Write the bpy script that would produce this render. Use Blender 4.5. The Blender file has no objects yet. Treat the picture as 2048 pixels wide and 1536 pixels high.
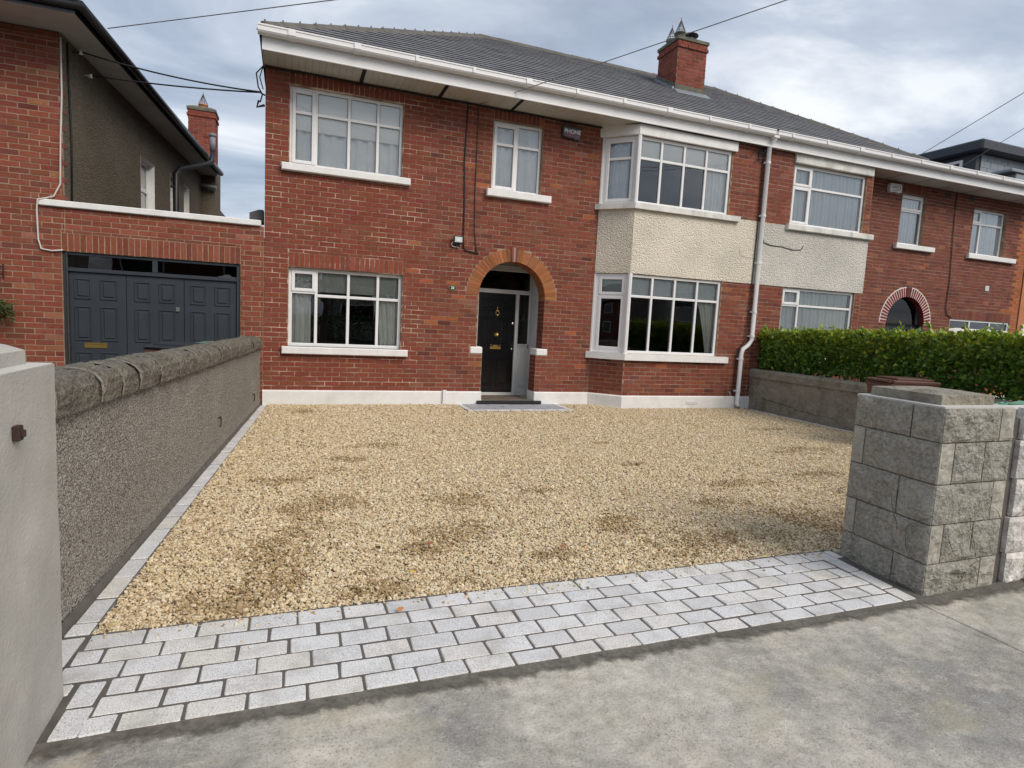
import bpy, math, random
import numpy as np
from mathutils import Vector, Matrix, noise as mnoise
random.seed(7); np.random.seed(7)
R = math.radians
scn = bpy.context.scene
COL = scn.collection

# ---------------------------------------------------------------- camera
CAM = (0.0, -10.4659, 1.5623)
RX, RY, RZ, FPX = -0.10342, -0.05079, -0.35853, 1186.5
def cam_matrix():
    cz, sz, cx, sx, cr, sr = math.cos(RZ), math.sin(RZ), math.cos(RX), math.sin(RX), math.cos(RY), math.sin(RY)
    A = Matrix(((cz, -sz, 0), (sz, cz, 0), (0, 0, 1))) @ Matrix(((1, 0, 0), (0, cx, -sx), (0, sx, cx))) @ Matrix(((cr, 0, sr), (0, 1, 0), (-sr, 0, cr)))
    r, f, u = A.col[0], A.col[1], A.col[2]
    M = Matrix(((r[0], u[0], -f[0], CAM[0]), (r[1], u[1], -f[1], CAM[1]), (r[2], u[2], -f[2], CAM[2]), (0, 0, 0, 1)))
    return M
cd = bpy.data.cameras.new('camera'); cam = bpy.data.objects.new('camera', cd); COL.objects.link(cam)
cam.matrix_world = cam_matrix(); cd.sensor_width = 36; cd.lens = 36 * FPX / 2048; cd.clip_start = 0.05; cd.clip_end = 3000
scn.camera = cam

# ---------------------------------------------------------------- world, sun, exposure
SUN_EL, SUN_AZ = 41, 150      # azimuth: degrees clockwise from +Y
w = bpy.data.worlds.new('World'); scn.world = w; w.use_nodes = True
nt = w.node_tree; nt.nodes.clear()
def N(nt, t, **kw):
    n = nt.nodes.new(t)
    for k, v in kw.items():
        if k.startswith('i_'): n.inputs[k[2:].replace('_', ' ')].default_value = v
        else: setattr(n, k, v)
    return n
LK = lambda nt, a, b: nt.links.new(a, b)
def ramp(nt, pts):
    n = nt.nodes.new('ShaderNodeValToRGB'); e = n.color_ramp.elements
    while len(e) < len(pts): e.new(0.5)
    for el, (p, c) in zip(e, pts):
        el.position = p; el.color = (c[0], c[1], c[2], 1) if hasattr(c, '__len__') else (c, c, c, 1)
    return n
sky = N(nt, 'ShaderNodeTexSky', sky_type='NISHITA', sun_disc=False)
sky.sun_elevation = R(SUN_EL); sky.sun_rotation = R(SUN_AZ); sky.air_density = 1.2; sky.dust_density = 2.0
skm = N(nt, 'ShaderNodeMix', data_type='RGBA', blend_type='MULTIPLY'); skm.inputs[0].default_value = 1
skm.inputs[7].default_value = (0.085, 0.085, 0.085, 1); LK(nt, sky.outputs[0], skm.inputs[6])
tc = N(nt, 'ShaderNodeTexCoord'); sep = N(nt, 'ShaderNodeSeparateXYZ'); LK(nt, tc.outputs['Generated'], sep.inputs[0])
zc = N(nt, 'ShaderNodeMath', operation='MAXIMUM'); LK(nt, sep.outputs[2], zc.inputs[0]); zc.inputs[1].default_value = 0.0
za = N(nt, 'ShaderNodeMath', operation='ADD'); LK(nt, zc.outputs[0], za.inputs[0]); za.inputs[1].default_value = 0.22
cmb = N(nt, 'ShaderNodeCombineXYZ')
for i in (0, 1):
    dv = N(nt, 'ShaderNodeMath', operation='DIVIDE'); LK(nt, sep.outputs[i], dv.inputs[0]); LK(nt, za.outputs[0], dv.inputs[1]); LK(nt, dv.outputs[0], cmb.inputs[i])
mp = N(nt, 'ShaderNodeMapping'); mp.inputs['Rotation'].default_value = (0, 0, R(28)); mp.inputs['Scale'].default_value = (1.0, 1.9, 1); mp.inputs['Location'].default_value = (1.3, 0.45, 0)
LK(nt, cmb.outputs[0], mp.inputs[0])
nz = N(nt, 'ShaderNodeTexNoise', i_Scale=1.05, i_Detail=8, i_Roughness=0.55, i_Distortion=0.5); LK(nt, mp.outputs[0], nz.inputs['Vector'])
cr = ramp(nt, [(0.32, (0.180, 0.212, 0.272)), (0.44, (0.255, 0.296, 0.366)), (0.55, (0.350, 0.388, 0.450)), (0.66, (0.60, 0.612, 0.63))]); LK(nt, nz.outputs[0], cr.inputs[0])
nz2 = N(nt, 'ShaderNodeTexNoise', i_Scale=0.5, i_Detail=3, i_Roughness=0.5); LK(nt, mp.outputs[0], nz2.inputs['Vector'])
cov = ramp(nt, [(0.30, 0.72), (0.60, 0.97)]); LK(nt, nz2.outputs[0], cov.inputs[0])
mix = N(nt, 'ShaderNodeMix', data_type='RGBA'); LK(nt, cov.outputs[0], mix.inputs[0]); LK(nt, skm.outputs[2], mix.inputs[6]); LK(nt, cr.outputs[0], mix.inputs[7])
bg = N(nt, 'ShaderNodeBackground', i_Strength=1.0); LK(nt, mix.outputs[2], bg.inputs[0])
wo = N(nt, 'ShaderNodeOutputWorld'); LK(nt, bg.outputs[0], wo.inputs[0])

sd = bpy.data.lights.new('sun', 'SUN'); sd.energy = 1.5; sd.angle = R(32); sd.color = (1.0, 0.92, 0.82)
so = bpy.data.objects.new('sun', sd); COL.objects.link(so)
sv = Vector((math.sin(R(SUN_AZ)) * math.cos(R(SUN_EL)), math.cos(R(SUN_AZ)) * math.cos(R(SUN_EL)), math.sin(R(SUN_EL))))
so.rotation_euler = sv.to_track_quat('Z', 'Y').to_euler(); so.location = (6, -12, 14)
scn.view_settings.view_transform = 'Standard'; scn.view_settings.look = 'None'
scn.view_settings.exposure = 0.82; scn.view_settings.gamma = 1.0; scn.view_settings.use_curve_mapping = False
scn.render.engine = 'CYCLES'
scn.cycles.max_bounces = 8; scn.cycles.diffuse_bounces = 3; scn.cycles.glossy_bounces = 4; scn.cycles.transparent_max_bounces = 12

# ---------------------------------------------------------------- materials
MATS = {}
def base_mat(name, color=(0.5, 0.5, 0.5), rough=0.8, metal=0.0, spec=0.5):
    m = bpy.data.materials.new(name); m.use_nodes = True
    b = m.node_tree.nodes['Principled BSDF']
    b.inputs['Base Color'].default_value = (*color, 1); b.inputs['Roughness'].default_value = rough
    b.inputs['Metallic'].default_value = metal; b.inputs['Specular IOR Level'].default_value = spec
    MATS[name] = m
    return m, m.node_tree, b
def posn(nt): return N(nt, 'ShaderNodeNewGeometry').outputs['Position']
def mixc(nt, fac, a, b, blend='MIX'):
    n = N(nt, 'ShaderNodeMix', data_type='RGBA', blend_type=blend)
    for s, v in ((0, fac), (6, a), (7, b)):
        if hasattr(v, 'is_linked'): LK(nt, v, n.inputs[s])
        elif s == 0: n.inputs[0].default_value = v
        else: n.inputs[s].default_value = (*v, 1)
    return n.outputs[2]
def nse(nt, scale, detail=4, rough=0.55, vec=None, dist=0):
    n = N(nt, 'ShaderNodeTexNoise', i_Scale=scale, i_Detail=detail, i_Roughness=rough, i_Distortion=dist); LK(nt, vec or posn(nt), n.inputs['Vector']); return n.outputs[0]
def bump(nt, b, h, strength=0.5, dist=0.01):
    n = N(nt, 'ShaderNodeBump', i_Strength=strength, i_Distance=dist); LK(nt, h, n.inputs['Height']); LK(nt, n.outputs[0], b.inputs['Normal']); return n
def rmp(nt, src, pts):
    r = ramp(nt, pts); LK(nt, src, r.inputs[0]); return r.outputs[0]
def scaled(nt, sx, sy, sz):
    m = N(nt, 'ShaderNodeMapping'); m.inputs['Scale'].default_value = (sx, sy, sz); LK(nt, posn(nt), m.inputs[0]); return m.outputs[0]

def noisy(name, c1, c2, scale=6, rough=0.8, bs=0.3, bscale=60, bdist=0.004, spec=0.4, fine=None, stains=None):
    m, nt, b = base_mat(name, c1, rough, 0, spec)
    c = mixc(nt, rmp(nt, nse(nt, scale, 5), [(0.35, 0), (0.65, 1)]), c1, c2)
    if fine: c = mixc(nt, rmp(nt, nse(nt, fine[0], 3, 0.6), [(0.42, 0), (0.62, 1)]), c, fine[1]) if len(fine) < 3 else mixc(nt, mathm(nt, rmp(nt, nse(nt, fine[0], 3, 0.6), [(0.42, 0), (0.62, 1)]), fine[2]), c, fine[1])
    if stains: c = mixc(nt, mathm(nt, rmp(nt, nse(nt, stains[0], 4, 0.6, scaled(nt, 1, 1, stains[3] if len(stains) > 3 else 1)), [(0.52, 0), (0.7, 1)]), stains[2]), c, stains[1])
    LK(nt, c, b.inputs['Base Color'])
    if bs: bump(nt, b, nse(nt, bscale, 3, 0.6), bs, bdist)
    return m
def mathm(nt, a, v, op='MULTIPLY'):
    n = N(nt, 'ShaderNodeMath', operation=op); LK(nt, a, n.inputs[0])
    if hasattr(v, 'is_linked'): LK(nt, v, n.inputs[1])
    else: n.inputs[1].default_value = v
    return n.outputs[0]

def attr_col(nt, name='bc', kind='GEOMETRY'):
    a = N(nt, 'ShaderNodeAttribute', attribute_name=name, attribute_type=kind); return a.outputs['Color']
# bricks: colour per brick from the face attribute, blotches and grain on top
m, nt_, b = base_mat('brick', rough=0.85, spec=0.25)
c = attr_col(nt_)
c = mixc(nt_, 1.0, c, rmp(nt_, nse(nt_, 22, 4, 0.65), [(0.28, (0.74, 0.73, 0.73)), (0.5, (0.98, 0.98, 0.98)), (0.75, (1.16, 1.16, 1.15))]), 'MULTIPLY')
c = mixc(nt_, mathm(nt_, rmp(nt_, nse(nt_, 3.0, 5, 0.6), [(0.5, 0), (0.72, 1)]), 0.16), c, (0.28, 0.18, 0.14))
LK(nt_, c, b.inputs['Base Color']); bump(nt_, b, nse(nt_, 120, 4, 0.6), 0.45, 0.004)
def mortar(name, c1, c2, pale):
    m, nt, b = base_mat(name, rough=0.95, spec=0.1)
    c = mixc(nt, rmp(nt, nse(nt, 2.2, 5, 0.6), [(0.4, 0), (0.6, 1)]), c1, c2)
    c = mixc(nt, mathm(nt, rmp(nt, nse(nt, 1.3, 5, 0.65, scaled(nt, 1, 1, 5)), [(0.50, 0), (0.62, 1)]), 0.85), c, pale)
    LK(nt, c, b.inputs['Base Color']); bump(nt, b, nse(nt, 160, 3), 0.5, 0.004)
mortar('mortar_pale', (0.34, 0.225, 0.155), (0.22, 0.13, 0.09), (0.70, 0.57, 0.45))
mortar('mortar_old', (0.33, 0.235, 0.165), (0.23, 0.155, 0.11), (0.44, 0.34, 0.255))
mortar('mortar_orange', (0.38, 0.265, 0.18), (0.28, 0.19, 0.13), (0.44, 0.335, 0.24))
noisy('white_paint', (0.84, 0.83, 0.81), (0.78, 0.77, 0.75), 3, 0.6, 0.25, 40, 0.004, fine=(14, (0.55, 0.53, 0.49), 0.14), stains=(2.5, (0.48, 0.45, 0.40), 0.22))
noisy('white_pvc', (0.83, 0.82, 0.81), (0.79, 0.78, 0.775), 1.5, 0.32, 0, spec=0.5)
noisy('old_white', (0.78, 0.765, 0.72), (0.60, 0.59, 0.55), 4, 0.65, 0.2, 30, 0.004, stains=(5, (0.28, 0.26, 0.20), 0.5, 0.4))
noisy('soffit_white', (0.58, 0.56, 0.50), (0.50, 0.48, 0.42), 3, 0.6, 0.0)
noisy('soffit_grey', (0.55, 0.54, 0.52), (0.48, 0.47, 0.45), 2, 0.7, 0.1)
base_mat('dark_gap', (0.012, 0.012, 0.012), 0.9)
base_mat('black_plastic', (0.016, 0.016, 0.017), 0.45)
base_mat('cable_black', (0.012, 0.012, 0.012), 0.6)
base_mat('cable_brown', (0.09, 0.055, 0.04), 0.6)
base_mat('cable_grey', (0.20, 0.205, 0.22), 0.6)
base_mat('cable_white', (0.62, 0.58, 0.54), 0.6)
base_mat('black_gloss', (0.006, 0.006, 0.007), 0.16)
base_mat('black_gutter', (0.010, 0.010, 0.012), 0.35)
noisy('garage_grey', (0.040, 0.049, 0.060), (0.033, 0.041, 0.051), 2, 0.42, 0.12, 25, 0.002)
base_mat('brass', (0.72, 0.50, 0.16), 0.28, 1.0)
base_mat('chrome', (0.75, 0.75, 0.74), 0.25, 1.0)
base_mat('lead', (0.24, 0.27, 0.30), 0.5, 0.3)
noisy('grey_frame', (0.60, 0.60, 0.58), (0.54, 0.54, 0.52), 2, 0.5, 0.0)
noisy('plaster', (0.58, 0.59, 0.60), (0.50, 0.51, 0.52), 3, 0.8, 0.2)
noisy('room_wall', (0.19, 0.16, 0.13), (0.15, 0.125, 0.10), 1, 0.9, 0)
noisy('room_dark', (0.055, 0.045, 0.040), (0.035, 0.03, 0.028), 1, 0.9, 0)  # room gloom put into the wall colour so the panes look black
noisy('curtain_white', (0.88, 0.89, 0.87), (0.82, 0.83, 0.82), 5, 0.9, 0)
noisy('curtain_grey', (0.84, 0.84, 0.79), (0.76, 0.76, 0.71), 4, 0.9, 0)
noisy('blind_cloth', (0.90, 0.89, 0.84), (0.87, 0.86, 0.81), 2, 0.9, 0)
noisy('blind_grey', (0.46, 0.47, 0.43), (0.42, 0.43, 0.39), 2, 0.9, 0)
m, nt_, b = base_mat('net', (0.88, 0.92, 0.93), 0.95)
tr = N(nt_, 'ShaderNodeBsdfTransparent'); mx = N(nt_, 'ShaderNodeMixShader', i_Fac=0.18)
LK(nt_, b.outputs[0], mx.inputs[1]); LK(nt_, tr.outputs[0], mx.inputs[2]); LK(nt_, mx.outputs[0], nt_.nodes['Material Output'].inputs[0])
def glass(name, gain, tint=(0.93, 0.96, 0.95), tex=False):
    m = bpy.data.materials.new(name); m.use_nodes = True; nt = m.node_tree; nt.nodes.clear()
    tr = N(nt, 'ShaderNodeBsdfTransparent'); tr.inputs[0].default_value = (*tint, 1)
    gl = N(nt, 'ShaderNodeBsdfGlossy', i_Roughness=0.0); gl.inputs[0].default_value = (0.95, 0.98, 1, 1)
    fr = N(nt, 'ShaderNodeFresnel', i_IOR=1.52)
    fm = N(nt, 'ShaderNodeMath', operation='MULTIPLY', use_clamp=True); LK(nt, fr.outputs[0], fm.inputs[0]); fm.inputs[1].default_value = gain
    bp = N(nt, 'ShaderNodeBump', i_Strength=0.05 if not tex else 0.5, i_Distance=0.02 if not tex else 0.01)
    LK(nt, nse(nt, 1.6 if not tex else 30, 2), bp.inputs['Height']); LK(nt, bp.outputs[0], gl.inputs['Normal'])
    mx = N(nt, 'ShaderNodeMixShader'); LK(nt, fm.outputs[0], mx.inputs[0]); LK(nt, tr.outputs[0], mx.inputs[1]); LK(nt, gl.outputs[0], mx.inputs[2])
    o = N(nt, 'ShaderNodeOutputMaterial'); LK(nt, mx.outputs[0], o.inputs[0]); MATS[name] = m
glass('glass', 2.2, (0.98, 1.0, 0.99)); glass('glass_brightened', 2.8, (0.99, 1.0, 1.0)); glass('glass_dark', 1.0, (0.55, 0.57, 0.56)); glass('glass_obscure', 1.6, (0.35, 0.36, 0.36), True)  # upper panes get a raised sky reflection to look brighter, no real coating
# pebbledash / spar dash
def dash(name, c1, c2, dark, scale, bs, bd, stain=None):
    m, nt, b = base_mat(name, rough=0.9, spec=0.2)
    v = N(nt, 'ShaderNodeTexVoronoi', i_Scale=scale, feature='F1'); LK(nt, posn(nt), v.inputs['Vector'])
    n2 = nse(nt, scale * 0.55, 4, 0.65)
    h = mathm(nt, n2, v.outputs['Distance'], 'SUBTRACT')
    c = mixc(nt, rmp(nt, v.outputs['Color'], [(0.2, 0), (0.8, 1)]), c1, c2)
    c = mixc(nt, mathm(nt, rmp(nt, n2, [(0.32, 1), (0.46, 0)]), 0.85), c, dark)
    c = mixc(nt, 1.0, c, rmp(nt, nse(nt, 1.2, 4, 0.6), [(0.3, (0.88, 0.88, 0.87)), (0.7, (1.08, 1.08, 1.08))]), 'MULTIPLY')
    if stain: c = mixc(nt, mathm(nt, rmp(nt, nse(nt, stain[0], 5, 0.6), [(0.52, 0), (0.68, 1)]), stain[2]), c, stain[1])
    LK(nt, c, b.inputs['Base Color']); bump(nt, b, h, bs, bd)
dash('dash_cream', (0.80, 0.735, 0.61), (0.74, 0.675, 0.555), (0.64, 0.57, 0.45), 40, 0.65, 0.035)
dash('dash_grey', (0.68, 0.65, 0.59), (0.61, 0.58, 0.525), (0.50, 0.475, 0.42), 40, 0.65, 0.035)
dash('dash_brown', (0.175, 0.148, 0.110), (0.125, 0.104, 0.076), (0.075, 0.062, 0.045), 45, 0.6, 0.02)
dash('dash_wall', (0.47, 0.445, 0.395), (0.28, 0.255, 0.215), (0.125, 0.112, 0.092), 85, 0.9, 0.02, stain=(1.6, (0.42, 0.40, 0.35), 0.30))
_m = MATS['dash_wall'].node_tree; _b = _m.nodes['Principled BSDF']; _src = _b.inputs['Base Color'].links[0].from_socket
_v = N(_m, 'ShaderNodeTexVoronoi', i_Scale=125.0, feature='F1'); LK(_m, posn(_m), _v.inputs['Vector'])
_sp = N(_m, 'ShaderNodeSeparateColor'); LK(_m, _v.outputs['Color'], _sp.inputs[0])
_c = mixc(_m, rmp(_m, _sp.outputs[0], [(0.0, 0.6), (0.20, 0.6), (0.22, 0.0)]), _src, (0.07, 0.058, 0.047))
_c = mixc(_m, rmp(_m, _sp.outputs[0], [(0.80, 0.0), (0.82, 0.4), (0.94, 0.4), (0.96, 0.85)]), _c, (0.56, 0.53, 0.47))
LK(_m, _c, _b.inputs['Base Color'])
noisy('coping_stone', (0.175, 0.155, 0.125), (0.10, 0.088, 0.068), 9, 0.95, 1.0, 38, 0.05, fine=(45, (0.30, 0.27, 0.22), 0.5), stains=(4, (0.23, 0.225, 0.15), 0.4))
noisy('smooth_cement', (0.50, 0.475, 0.43), (0.38, 0.36, 0.325), 3.2, 0.85, 0.6, 65, 0.006, fine=(9, (0.42, 0.40, 0.36), 0.5), stains=(2.2, (0.285, 0.26, 0.215), 0.65, 0.3))
noisy('cement_top', (0.62, 0.60, 0.55), (0.52, 0.50, 0.46), 3, 0.85, 0.3, 90, 0.002)
noisy('rock_block', (0.43, 0.41, 0.355), (0.31, 0.295, 0.25), 10, 0.95, 1.0, 48, 0.03, fine=(42, (0.12, 0.112, 0.09), 0.5), stains=(5, (0.45, 0.44, 0.40), 0.6))
noisy('rock_margin', (0.44, 0.42, 0.36), (0.35, 0.33, 0.28), 9, 0.95, 0.5, 80, 0.004, fine=(60, (0.20, 0.19, 0.165), 0.35))
noisy('rock_white', (0.84, 0.81, 0.76), (0.60, 0.57, 0.53), 7, 0.95, 0.9, 50, 0.015, fine=(16, (0.22, 0.20, 0.20), 0.5))
noisy('old_cement', (0.29, 0.265, 0.215), (0.20, 0.18, 0.14), 4, 0.95, 0.9, 28, 0.03, fine=(14, (0.36, 0.335, 0.28), 0.5), stains=(2.6, (0.11, 0.105, 0.07), 0.65, 0.6))
noisy('joint_mortar', (0.135, 0.12, 0.105), (0.095, 0.085, 0.076), 8, 0.95, 0.6, 120, 0.004)
noisy('wet_mortar', (0.115, 0.103, 0.085), (0.175, 0.16, 0.135), 7, 0.85, 0.6, 60, 0.004, fine=(40, (0.08, 0.072, 0.06), 0.6))
_m = MATS['wet_mortar'].node_tree; _b = _m.nodes['Principled BSDF']; _s = N(_m, 'ShaderNodeSeparateXYZ'); LK(_m, posn(_m), _s.inputs[0])   # the smear thins out away from the setts
_d = mathm(_m, mathm(_m, _s.outputs[1], 8.178, 'ADD'), 17.0); _n = mathm(_m, mathm(_m, nse(_m, 6, 7, 0.72), 0.5, 'SUBTRACT'), 4.5); _f = N(_m, 'ShaderNodeMath', operation='ADD', use_clamp=True); LK(_m, _d, _f.inputs[0]); LK(_m, _n, _f.inputs[1])
_t = N(_m, 'ShaderNodeBsdfTransparent'); _x = N(_m, 'ShaderNodeMixShader'); LK(_m, _f.outputs[0], _x.inputs[0]); LK(_m, _t.outputs[0], _x.inputs[1]); LK(_m, _b.outputs[0], _x.inputs[2]); LK(_m, _x.outputs[0], _m.nodes['Material Output'].inputs[0])
m, nt_, b = base_mat('granite', rough=0.75, spec=0.4)
oi = N(nt_, 'ShaderNodeObjectInfo')
c = rmp(nt_, oi.outputs['Random'], [(0.0, (0.62, 0.61, 0.60)), (0.35, (0.70, 0.695, 0.69)), (0.7, (0.73, 0.72, 0.70)), (1.0, (0.68, 0.655, 0.60))])
c = mixc(nt_, 1.0, c, rmp(nt_, nse(nt_, 170, 3, 0.75), [(0.34, (0.42, 0.43, 0.45)), (0.46, (0.90, 0.90, 0.91)), (0.62, (1.14, 1.14, 1.14))]), 'MULTIPLY')
c = mixc(nt_, mathm(nt_, rmp(nt_, nse(nt_, 5, 6, 0.7), [(0.48, 0), (0.68, 1)]), 0.6), c, (0.37, 0.35, 0.31))
LK(nt_, c, b.inputs['Base Color']); bump(nt_, b, nse(nt_, 150, 4, 0.65), 0.5, 0.004)
m, nt_, b = base_mat('granite_dark', rough=0.75, spec=0.4)
c = rmp(nt_, nse(nt_, 220, 2, 0.7), [(0.3, (0.24, 0.245, 0.26)), (0.6, (0.40, 0.41, 0.43))]); LK(nt_, c, b.inputs['Base Color'])
# slates
m, nt_, b = base_mat('slate', rough=0.62, spec=0.4)
c = attr_col(nt_)
c = mixc(nt_, 1.0, c, rmp(nt_, nse(nt_, 5, 4, 0.6), [(0.3, (0.86, 0.86, 0.87)), (0.7, (1.14, 1.14, 1.14))]), 'MULTIPLY')
c = mixc(nt_, mathm(nt_, rmp(nt_, nse(nt_, 1.6, 5, 0.6), [(0.5, 0), (0.7, 1)]), 0.35), c, (0.16, 0.16, 0.135))
LK(nt_, c, b.inputs['Base Color']); bump(nt_, b, nse(nt_, 60, 3), 0.3, 0.004)
noisy('ridge_tile', (0.135, 0.125, 0.115), (0.10, 0.092, 0.085), 5, 0.9, 0.4, 40, 0.005, stains=(7, (0.19, 0.20, 0.12), 0.5))
noisy('flaunching', (0.17, 0.165, 0.12), (0.11, 0.105, 0.085), 6, 0.95, 0.7, 25, 0.02)
noisy('terracotta', (0.50, 0.20, 0.09), (0.42, 0.17, 0.08), 6, 0.8, 0.2)
# concrete pavement
m, nt_, b = base_mat('concrete', rough=0.88, spec=0.3)
c = mixc(nt_, rmp(nt_, nse(nt_, 1.1, 5, 0.6, dist=0.2), [(0.36, 0), (0.62, 1)]), (0.35, 0.33, 0.285), (0.56, 0.525, 0.45))
c = mixc(nt_, mathm(nt_, rmp(nt_, nse(nt_, 0.9, 4, 0.6, scaled(nt_, 1.3, 0.8, 1)), [(0.48, 0), (0.62, 1)]), 0.7), c, (0.235, 0.23, 0.22))
c = mixc(nt_, mathm(nt_, rmp(nt_, nse(nt_, 2.3, 6, 0.75, dist=0.2), [(0.50, 0), (0.62, 1)]), 0.65), c, (0.54, 0.485, 0.41))
c = mixc(nt_, mathm(nt_, rmp(nt_, nse(nt_, 85, 3, 0.7), [(0.36, 1), (0.48, 0)]), 0.4), c, (0.14, 0.13, 0.115))
c = mixc(nt_, mathm(nt_, rmp(nt_, nse(nt_, 120, 2, 0.7), [(0.58, 0), (0.70, 1)]), 0.6), c, (0.58, 0.57, 0.53))
c = mixc(nt_, mathm(nt_, rmp(nt_, nse(nt_, 4.5, 8, 0.8, scaled(nt_, 1, 1.8, 1), 0.2), [(0.55, 0), (0.66, 1)]), 0.6), c, (0.64, 0.60, 0.53))
c = mixc(nt_, 1.0, c, rmp(nt_, nse(nt_, 14, 8, 0.72), [(0.30, (0.70, 0.69, 0.67)), (0.5, (1.0, 1.0, 1.0)), (0.70, (1.22, 1.22, 1.22))]), 'MULTIPLY')
vp = N(nt_, 'ShaderNodeTexVoronoi', i_Scale=55.0); LK(nt_, posn(nt_), vp.inputs['Vector'])
pit = mathm(nt_, rmp(nt_, vp.outputs['Distance'], [(0.16, 1), (0.26, 0)]), rmp(nt_, nse(nt_, 2.6, 4, 0.6), [(0.48, 0), (0.60, 1)]))
c = mixc(nt_, mathm(nt_, pit, 0.6), c, (0.15, 0.14, 0.125))
c = mixc(nt_, mathm(nt_, rmp(nt_, nse(nt_, 1.7, 5, 0.65, scaled(nt_, 1, 1.4, 3)), [(0.54, 0), (0.66, 1)]), 0.35), c, (0.46, 0.41, 0.27))
LK(nt_, c, b.inputs['Base Color']); bump(nt_, b, nse(nt_, 70, 5, 0.7), 0.7, 0.008)
noisy('asphalt', (0.05, 0.05, 0.052), (0.065, 0.064, 0.062), 4, 0.9, 0.5, 120, 0.006)
noisy('soil', (0.075, 0.06, 0.04), (0.05, 0.045, 0.03), 3, 0.95, 0.5, 30, 0.02)
noisy('gravel_bed', (0.33, 0.25, 0.15), (0.24, 0.175, 0.10), 18, 0.95, 0.9, 60, 0.02)
m, nt_, b = base_mat('gravel_stone', rough=0.8, spec=0.3)
c = attr_col(nt_, 'col', 'INSTANCER')
c = mixc(nt_, 1.0, c, rmp(nt_, nse(nt_, 140, 3), [(0.3, (0.8, 0.79, 0.77)), (0.7, (1.15, 1.15, 1.15))]), 'MULTIPLY')
LK(nt_, c, b.inputs['Base Color'])
def leafmat(name, rough=0.45, trans=0.25):
    m, nt, b = base_mat(name, rough=rough, spec=0.5); c = attr_col(nt); LK(nt, c, b.inputs['Base Color'])
    t = N(nt, 'ShaderNodeBsdfTranslucent'); LK(nt, mixc(nt, 1.0, c, (1.2, 1.35, 0.6), 'MULTIPLY'), t.inputs[0])
    mx = N(nt, 'ShaderNodeMixShader', i_Fac=trans); LK(nt, b.outputs[0], mx.inputs[1]); LK(nt, t.outputs[0], mx.inputs[2]); LK(nt, mx.outputs[0], nt.nodes['Material Output'].inputs[0])
leafmat('leaf')
noisy('bark', (0.16, 0.125, 0.085), (0.10, 0.08, 0.055), 20, 0.9, 0.5, 60, 0.01)
base_mat('bin_brown', (0.115, 0.050, 0.035), 0.5); base_mat('bin_green', (0.13, 0.30, 0.19), 0.5); base_mat('bin_dark', (0.03, 0.035, 0.04), 0.45)
base_mat('rust', (0.06, 0.035, 0.028), 0.8, 0.4)
base_mat('leaf_orange', (0.62, 0.24, 0.06), 0.6); base_mat('leaf_yellow', (0.60, 0.38, 0.06), 0.6); base_mat('leaf_red', (0.42, 0.10, 0.04), 0.6)
base_mat('text_white', (0.85, 0.85, 0.85), 0.5); base_mat('text_pink', (0.42, 0.16, 0.20), 0.5); base_mat('text_grey', (0.25, 0.25, 0.27), 0.5); base_mat('text_red', (0.5, 0.08, 0.10), 0.5)
base_mat('alarm_black', (0.03, 0.03, 0.034), 0.3); base_mat('alarm_face', (0.085, 0.088, 0.095), 0.3); base_mat('alarm_white', (0.75, 0.76, 0.74), 0.4)
base_mat('plate_green', (0.02, 0.03, 0.025), 0.4); base_mat('lamp_face', (0.55, 0.57, 0.58), 0.2)
base_mat('clad_dark', (0.028, 0.034, 0.045), 0.5)
noisy('mat_brown', (0.17, 0.125, 0.10), (0.11, 0.08, 0.065), 9, 0.95, 0.5, 90, 0.006)
noisy('porch_tile', (0.36, 0.32, 0.26), (0.30, 0.27, 0.22), 6, 0.7, 0.2)
noisy('wood_pole', (0.16, 0.13, 0.10), (0.11, 0.09, 0.07), 12, 0.9, 0.4)
noisy('far_render', (0.42, 0.40, 0.36), (0.36, 0.34, 0.30), 1.5, 0.9, 0.3)
noisy('far_brick', (0.21, 0.075, 0.052), (0.18, 0.065, 0.045), 4, 0.9, 0.3)
noisy('far_roof', (0.09, 0.09, 0.10), (0.07, 0.07, 0.075), 2, 0.8, 0.2)

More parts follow.
